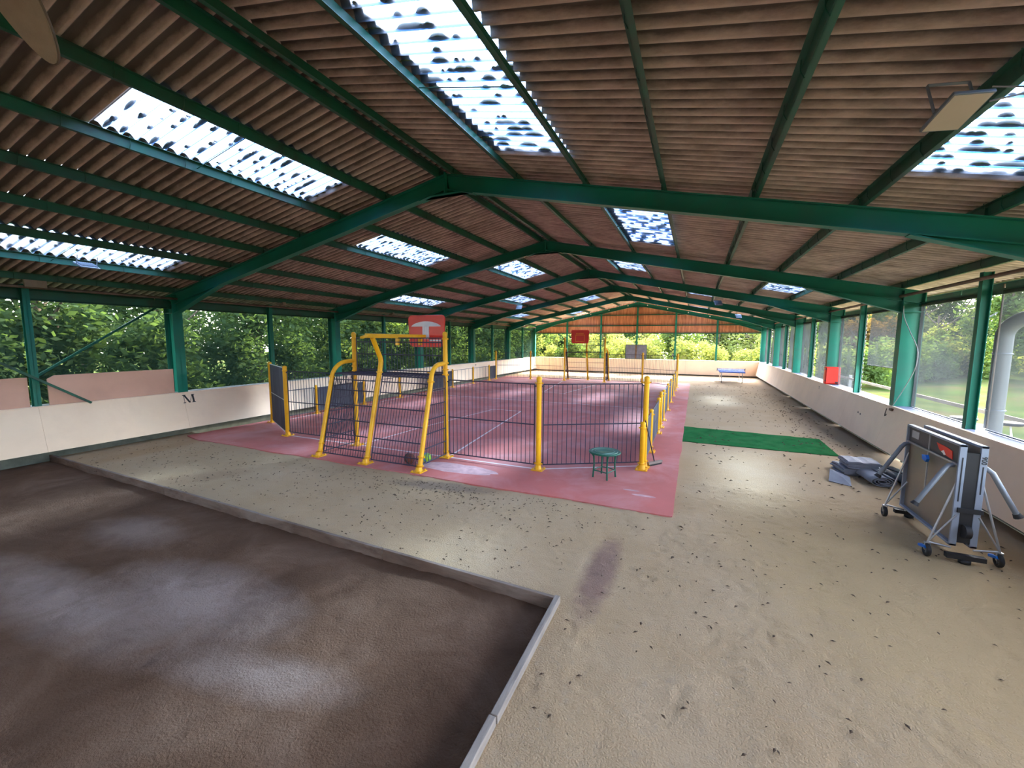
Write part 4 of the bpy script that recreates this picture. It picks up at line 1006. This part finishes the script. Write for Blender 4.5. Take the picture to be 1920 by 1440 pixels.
# dark notice panel standing over the far wall
t = thing('notice_board', 'dark blue-grey panel hung in the far opening behind the cage', 'panel', (-4.7, YG-.1, 1.25))
b = MB(); b.box(-5.55, -3.82, YG-.12, YG-.10, 1.27, 2.47); obj('panel_board', b, mat('blue_grey_board', (0.13, 0.15, 0.22), 0.45, 0, .2, 3), t)
b = MB(); b.box(-5.58, -3.79, YG-.13, YG-.09, 2.46, 2.50); b.box(-5.58, -3.79, YG-.13, YG-.09, 1.25, 1.29); b.box(-5.58, -5.54, YG-.13, YG-.09, 1.27, 2.48); b.box(-3.83, -3.79, YG-.13, YG-.09, 1.27, 2.48); obj('frame', b, M['green_dark'], t)
b = MB(); b.box(-4.76, -4.62, YG-.125, YG-.119, 1.29, 2.46); obj('centre_strip', b, M['rust'], t)

# red box on the third frame's right column
t = thing('red_box', 'red locker box fixed low on a right side column', 'box', (4.5, 19.2, 1.28))
b = MB(); b.box(4.50, 4.98, FR[3]-.36, FR[3]-.13, 1.26, 1.90); obj('body', b, M['red'], t, bev=.03)
b = MB(); b.box(4.53, 4.95, FR[3]-.385, FR[3]-.36, 1.29, 1.87); obj('lid', b, M['red'], t, bev=.02)
b = MB()
for z in (1.36, 1.80): b.box(4.495, 4.52, FR[3]-.40, FR[3]-.36, z, z+.05)
b.box(4.82, 4.92, FR[3]-.40, FR[3]-.385, 1.30, 1.35); obj('latch', b, M['black'], t)

# loose cable on the second column, and its hook
b = MB(); pts = [(4.58, 13.24, 3.72), (4.56, 13.1, 3.45), (4.54, 12.62, 3.05), (4.54, 12.22, 2.70), (4.54, 12.18, 2.40), (4.54, 12.30, 2.15), (4.54, 12.72, 1.70), (4.54, 13.18, 1.27)]
sm = []
for i in range(len(pts)-1):
    for k in range(4):
        f = k/4; p0 = Vector(pts[max(0, i-1)]); p1 = Vector(pts[i]); p2 = Vector(pts[i+1]); p3 = Vector(pts[min(len(pts)-1, i+2)])
        sm.append(.5*((2*p1)+(p2-p0)*f+(2*p0-5*p1+4*p2-p3)*f*f+(3*p1-p0-3*p2+p3)*f**3))
sm.append(Vector(pts[-1])); b.tube(sm, .010, 6)
tag(obj('cable', b, M['cable'], org=(4.54, 12.7, 1.3)), 'pale cable bowing out from the green column down to the ledge', 'cable')
b = MB(); b.box(4.515, 4.56, 13.15, 13.3, 1.14, 1.20); b.tube([(4.5, 13.38, 1.17), (4.49, 13.42, 1.05), (4.47, 13.38, .98), (4.47, 13.32, 1.0), (4.48, 13.32, 1.04)], .010, 6)
tag(obj('wall_hook', b, M['rust'], org=(4.5, 13.3, 1.0)), 'small rusty hook on the right boards below the cable', 'hook')

# ------------------------------------------------------------------ floodlights
def flood(name, c, ang, label, sc=1.0, tiltx=0.0, hang=.25, cab=False, grp='LED floodlights under the roof'):
    t = thing(name, label, 'floodlight', c, grp)
    Rm = Matrix.Rotation(ang, 3, 'Z') @ Matrix.Rotation(tiltx, 3, 'X'); c = Vector(c)
    def tb(b): b.v = [tuple(c + Rm @ (Vector(v)*sc)) for v in b.v]; return b
    b = MB(); b.box(-.17, .17, -.21, .21, 0, .035); obj('housing', tb(b), M['grey_metal'], t, bev=.006)
    b = MB(); b.box(-.155, .155, -.195, .195, -.004, .0); obj('lens', tb(b), M['lamp'], t)
    b = MB()
    for k in range(9): b.box(-.14+k*.035-.003, -.14+k*.035+.003, -.16, .16, .035, .06)
    obj('cooling_fins', tb(b), M['grey_metal'], t)
    b = MB(); b.bar((-.18, .0, .02), (-.18, .0, hang/sc), .03, .006, (1, 0, 0)); b.bar((.18, .0, .02), (.18, .0, hang/sc), .03, .006, (1, 0, 0)); b.bar((-.18, 0, hang/sc), (.18, 0, hang/sc), .03, .006); obj('bracket', tb(b), M['grey_metal'], t)
    if cab:
        b = MB(); b.tube([c+Rm@Vector((.17, -.05, .03)), c+Vector((.30, -.10, .02)), c+Vector((.40, .03, .08)), c+Vector((.40, .14, .16)), c+Vector((.28, .24, .24))], .006, 6); obj('cable', b, M['cable'], t)
    return t
flood('floodlight', (1.62, 4.16, 4.47), R(14), 'grey LED floodlight hanging beside the right skylight, in front', .74, R(-22), .27, True)
flood('floodlight', (XC-7.35, 4.75, rz(7.35)-.18), R(90), 'small floodlight in front of the lowest left skylight', .9, R(20), .22)
flood('floodlight', (XC-5.2, 23.6, rz(5.2)-.22), 0.2, 'floodlight under the left slope beyond the third frame', 1.0, R(35), .25)
flood('floodlight', (.9, 22.9, rz(5.6)-.25), 0.2, 'floodlight under the right slope beyond the third frame', 1.0, R(35), .28)
flood('floodlight', (XC+6.9, 28.3, rz(6.9)-.35), 0.2, 'farthest floodlight under the right slope', .9, R(35), .38)
flood('floodlight', (5.35, 11.9, 3.25), R(70), 'floodlight outside, seen through the grey net at the right', .7, R(50), .3, grp='outside floodlight')
# near hanging panel at the top left corner
c = Vector((-4.62, 1.60, 5.27)); b = MB(); pl = []
for i in range(32):
    a = 2*math.pi*i/32; pl.append((.17*math.cos(a)*(1+.25*math.sin(a)), .36*math.sin(a)))
t = thing('hanging_paddle', 'beige rounded panel hanging from the roof in the top left corner', 'panel', c)
e1 = Vector((.93, .36, .0)).normalized(); e2 = Vector((.05, -.45, .80)).normalized(); nn = e1.cross(e2).normalized()
vs = [c+e1*u+e2*v for u, v in pl]+[c+e1*u+e2*v+nn*.03 for u, v in pl]; n = 32
b.add(vs, [tuple(range(n)), tuple(range(2*n-1, n-1, -1))]+[(i, (i+1) % n, (i+1) % n+n, i+n) for i in range(n)]); obj('panel_body', b, M['tan'], t)
b = MB(); b.tube([c+e1*u*1.0+e2*v*1.0+nn*.015 for u, v in pl+[pl[0]]], .010, 5, False); obj('edge_trim', b, M['rust'], t)
rod('hanger', c+Vector((0, 0, .02)), (c.x, c.y, rz(.1)+.0), .008, M['steel'], t)
# string of small white lamps along the far gable rafter
lampn = 0
for s in (-1, 1):
    for k in range(1, 5):
        d = 1.6*k-.8; x = XC+s*d; b = MB(); z = rz(d)-.12; b.lathe([(.0, -.05), (.035, -.035), (.045, 0), (.03, .03), (.0, .04)], (x, YG-.16, z), 10)
        tag(obj('bulb', b, M['white'], org=(x, YG-.16, z)), 'small white bulb on the gable rafter, %s from the ridge on the %s slope' % (ORD[k-1], 'left' if s < 0 else 'right'), 'bulb', 'small bulbs along the gable rafter')

# ------------------------------------------------------------------ outside, right
t = thing('vent_pipe', 'large grey pipe bending outward outside the right opening', 'pipe', (5.28, 10.86, -.06))
b = MB(); pts = [(5.26, 10.86, -.06), (5.26, 10.86, 2.95)]
for a in np.linspace(10, 75, 7): pts.append((5.26+.30*(1-math.cos(R(a)))*.6, 10.86-.42*(1-math.cos(R(a))), 2.95+.36*math.sin(R(a))))
pts.append((5.9, 9.5, 3.62)); b.tube(pts, .125, 20); obj('pipe_body', b, M['pipe'], t)
for z in (1.55, 2.62):
    b = MB(); b.lathe([(.126, 0), (.134, .005), (.134, .03), (.126, .035)], (5.26, 10.86, z), 20); b.box(5.38, 5.41, 10.84, 10.88, z, z+.03); obj('clamp', b, M['grey_metal'], t)
rod('loose_rod', (5.06, 10.62, 1.25), (5.06, 10.62, 3.9), .016, M['rust'], wr)
def patio(x, y, label):
    t = thing('patio_table', label, 'table', (x, y, -.1), 'round black tables outside')
    b = MB(); b.lathe([(0, .82), (.27, .82), (.285, .81), (.285, .77), (.26, .74), (0, .74)], (x, y, -.1), 28); obj('table_top', b, mat('black_gloss', (.012, .012, .014), .5, spec=.2) if 'black_gloss' not in bpy.data.materials else bpy.data.materials['black_gloss'], t)
    for k in range(3):
        a = 2*math.pi*k/3+.5; rod('leg', (x+.08*math.cos(a), y+.08*math.sin(a), .64), (x+.26*math.cos(a), y+.26*math.sin(a), -.1), .014, M['white'], t, 6)
    return t
patio(7.1, 15.95, 'round black table outside, left of the three'); patio(6.75, 14.6, 'round black table outside, half hidden by the green wind post'); patio(7.8, 15.5, 'round black table outside, right of the grey pipe')
t = thing('rail_fence', 'wooden rail fence with a pale post outside the right opening', 'fence', (8.3, 15, -.1))
for y in (-6, 0, 6, 12, 18.2, 24, 30, 36, 42):
    b = MB(); b.box(8.23, 8.37, y-.07, y+.07, -.15, .92); obj('fence_post', b, M['concrete_light'], t)
b = MB(); b.box(8.20, 8.24, -8, 44, .66, .78); obj('fence_rail', b, M['timber_grey'], t)

# leafy plants and trees
def crown_mesh(name, m, r, h, n, leaf, seed, flat=1.0):
    rng = random.Random(seed); b = MB(); blobs = []
    for k in range(26):
        a = rng.uniform(0, 6.28); q = rng.uniform(0, .75)*r; z = rng.uniform(.15, .95)*h
        blobs.append((q*math.cos(a), q*math.sin(a), z, rng.uniform(.22, .42)*r))
    for k in range(n):
        bx, by, bz, br = rng.choice(blobs); v = Vector((rng.gauss(0, 1), rng.gauss(0, 1), rng.gauss(0, 1))).normalized()*br*rng.uniform(.55, 1.05)
        p = Vector((bx, by, bz)) + Vector((v.x, v.y, v.z*flat)); s_ = leaf*rng.uniform(.6, 1.3)
        e = Vector((rng.gauss(0, 1), rng.gauss(0, 1), rng.gauss(0, .6))).normalized(); f = e.orthogonal().normalized(); f.rotate(Quaternion(e, rng.uniform(0, 6.28)))
        b.add([p-e*s_, p+f*s_*.45, p+e*s_, p-f*s_*.45], [(0, 1, 2, 3)])
    return b.mesh(name, m)
def trunk_mesh(name, h, r, seed):
    rng = random.Random(seed); b = MB(); pts = [(0, 0, -.3)]; x = y = 0
    for k in range(1, 7): x += rng.uniform(-.12, .12); y += rng.uniform(-.12, .12); pts.append((x, y, h*k/6))
    b.tube(pts, [r*(1-.1*k) for k in range(7)], 9)
    for k in range(9):
        z = h*rng.uniform(.35, .95); a = rng.uniform(0, 6.28); L = rng.uniform(.8, 2.2)
        b.tube([(x*z/h, y*z/h, z), (x+L*.5*math.cos(a), y+L*.5*math.sin(a), z+L*.35), (x+L*math.cos(a), y+L*math.sin(a), z+L*.9)], [r*.4, r*.25, r*.1], 6)
    return b.fix(b.mesh(name, M['bark']))
CR = {'dark': [crown_mesh('foliage', M['leaf_dark'], 3.2, 8.0, 6500, .15, 1), crown_mesh('foliage', M['leaf_dark'], 3.0, 7.5, 6500, .14, 2)],
      'mid': [crown_mesh('foliage', M['leaf_mid'], 3.0, 6.5, 6000, .17, 3), crown_mesh('foliage', M['leaf_mid'], 2.8, 7.0, 6000, .17, 4)],
      'light': [crown_mesh('foliage', M['leaf_light'], 2.8, 5.5, 5500, .17, 5)], 'rust': [crown_mesh('foliage', M['leaf_rust'], 2.8, 6.0, 5000, .18, 6)]}
TK = [trunk_mesh('trunk', 6.5, .22, 1), trunk_mesh('trunk', 6.0, .18, 2)]
BUSH = {'dark': crown_mesh('foliage', M['leaf_dark'], 1.5, 2.6, 3200, .10, 11), 'mid': crown_mesh('foliage', M['leaf_mid'], 1.4, 2.2, 2800, .10, 12), 'light': crown_mesh('foliage', M['leaf_light'], 1.3, 2.0, 2600, .10, 13)}
def tree(x, y, kind, sc, lift, label, grp, zb=-.1):
    t = thing('tree', label, 'tree', (x, y, zb), grp); t.scale = (1, 1, 1); a = random.uniform(0, 6.28)
    for nm, me, z in (('trunk', random.choice(TK), 0), ('foliage', random.choice(CR[kind]), lift*sc)):
        o = bpy.data.objects.new(nm, me); COL.objects.link(o); o.parent = t; o.location = (0, 0, z); o.rotation_euler = (0, 0, a); o.scale = (sc, sc, sc)
    return t
def bush(x, y, kind, sc, label, grp, zb=-.1):
    t = thing('bush', label, 'bush', (x, y, zb), grp); o = bpy.data.objects.new('foliage', BUSH[kind]); COL.objects.link(o); o.parent = t; o.rotation_euler = (0, 0, random.uniform(0, 6)); o.scale = (sc, sc, sc)
    return t
def N2(i): return ORD[i] if i < 15 else '%dth' % (i+1)
k2 = [0, 0]
rng = random.Random(21); gl = 'trees outside the left side'; random.seed(31)
k = 0
for y in np.arange(-1, 62, 3.6):
    for row in (0, 1):
        
        x = -18.5-row*4.5+rng.uniform(-.8, .8); yy = y+rng.uniform(-.8, .8)+row*1.8
        tree(x, yy, rng.choice(['dark', 'dark', 'mid']), rng.uniform(.9, 1.25) if y > 14 else (rng.uniform(.62, .75) if row else rng.uniform(.8, .95)), -.1 if row else .0, '%s tree from the near end, %s row behind the left green nets' % (N2(k2[row]), 'front' if not row else 'back'), gl); k2[row] += 1
gb = 'undergrowth bushes outside the left side'
for k, y in enumerate(np.arange(0, 60, 2.3)):
    bush(-17.3+rng.uniform(-.3, .3), y+rng.uniform(-.6, .6), rng.choice(['dark', 'dark', 'mid']), rng.uniform(1.0, 1.5), '%s bush under the left trees behind the green nets, from the near end' % N2(k), gb)
gf = 'trees beyond the far end'
for k, x in enumerate(np.arange(-40, 22, 3.4)):
    tree(x+rng.uniform(-.6, .6), 55+rng.uniform(-1, 2), rng.choice(['mid', 'dark']), rng.uniform(1.0, 1.3), -1.0, '%s tree from the left in the back row beyond the far end' % N2(k), gf)
for k, x in enumerate(np.arange(-34, 14, 3.6)):
    tree(x+rng.uniform(-.8, .8), 47+rng.uniform(-2, 3)+ (0 if x < 0 else 3), rng.choice(['light', 'mid', 'light']), rng.uniform(.8, 1.1), -.9, '%s sunlit tree from the left beyond the far end opening' % N2(k), gf)
for k, x in enumerate(np.arange(-30, 20, 2.6)):
    bush(x+rng.uniform(-.6, .6), 43+rng.uniform(-1, 1), rng.choice(['light', 'mid', 'light']), rng.uniform(1.0, 1.6), '%s bright green bush from the left beyond the far end opening' % N2(k), 'bushes beyond the far end')
gr_ = 'trees on the slope outside the right side'
def gz(x): return -0.12 + max(0, x-13)*.055 + max(0, x-30)*.05
for (x, y, kd, sc, lb) in ((17.5, 44, 'light', .75, 'yellow green tree on the slope, straight behind the first whole grey net'), (16, 50, 'mid', 1.0, 'tall green tree behind the yellow green one on the slope'), (20.5, 42, 'mid', 1.0, 'green tree on the slope left of the grey pipe'), (24, 43, 'light', .9, 'pale tree on the slope right of the grey pipe'),
                           (13.5, 46, 'rust', .9, 'rusty brown tree just right of the second column'), (28, 52, 'mid', 1.1, 'green tree high on the slope'), (33, 47, 'light', 1.0, 'pale tree at the right edge of the slope'), (19, 60, 'dark', 1.2, 'dark tree at the back of the slope')):
    tree(x, y, kd, sc, -.3, lb, None, gz(x)-.1)
for k, (x, y, kd) in enumerate(((8.5, 33, 'mid'), (9.2, 36, 'light'), (10.2, 34.5, 'mid'), (11.5, 37, 'mid'), (9.0, 40, 'dark'), (12.5, 41, 'light'), (14.2, 40, 'mid'), (16, 41, 'mid'), (22, 38, 'mid'), (26, 37, 'light'), (30, 40, 'mid'))):
    bush(x, y, kd, 1.25, '%s leafy bush along the lawn edge outside the right side, from the hall outward' % N2(k), 'bushes on the lawn edge', gz(x))
for k, (x, y) in enumerate([(6+i*1.9+rng.uniform(-.4, .4), 52+rng.uniform(-2, 6)) for i in range(16)]):
    tree(x+k*.6, y, rng.choice(['mid', 'dark', 'light']), 1.0, -.3, '%s tree from the left in the wood line beyond the lawn' % N2(k), 'wood line beyond the lawn', gz(x)-.1)
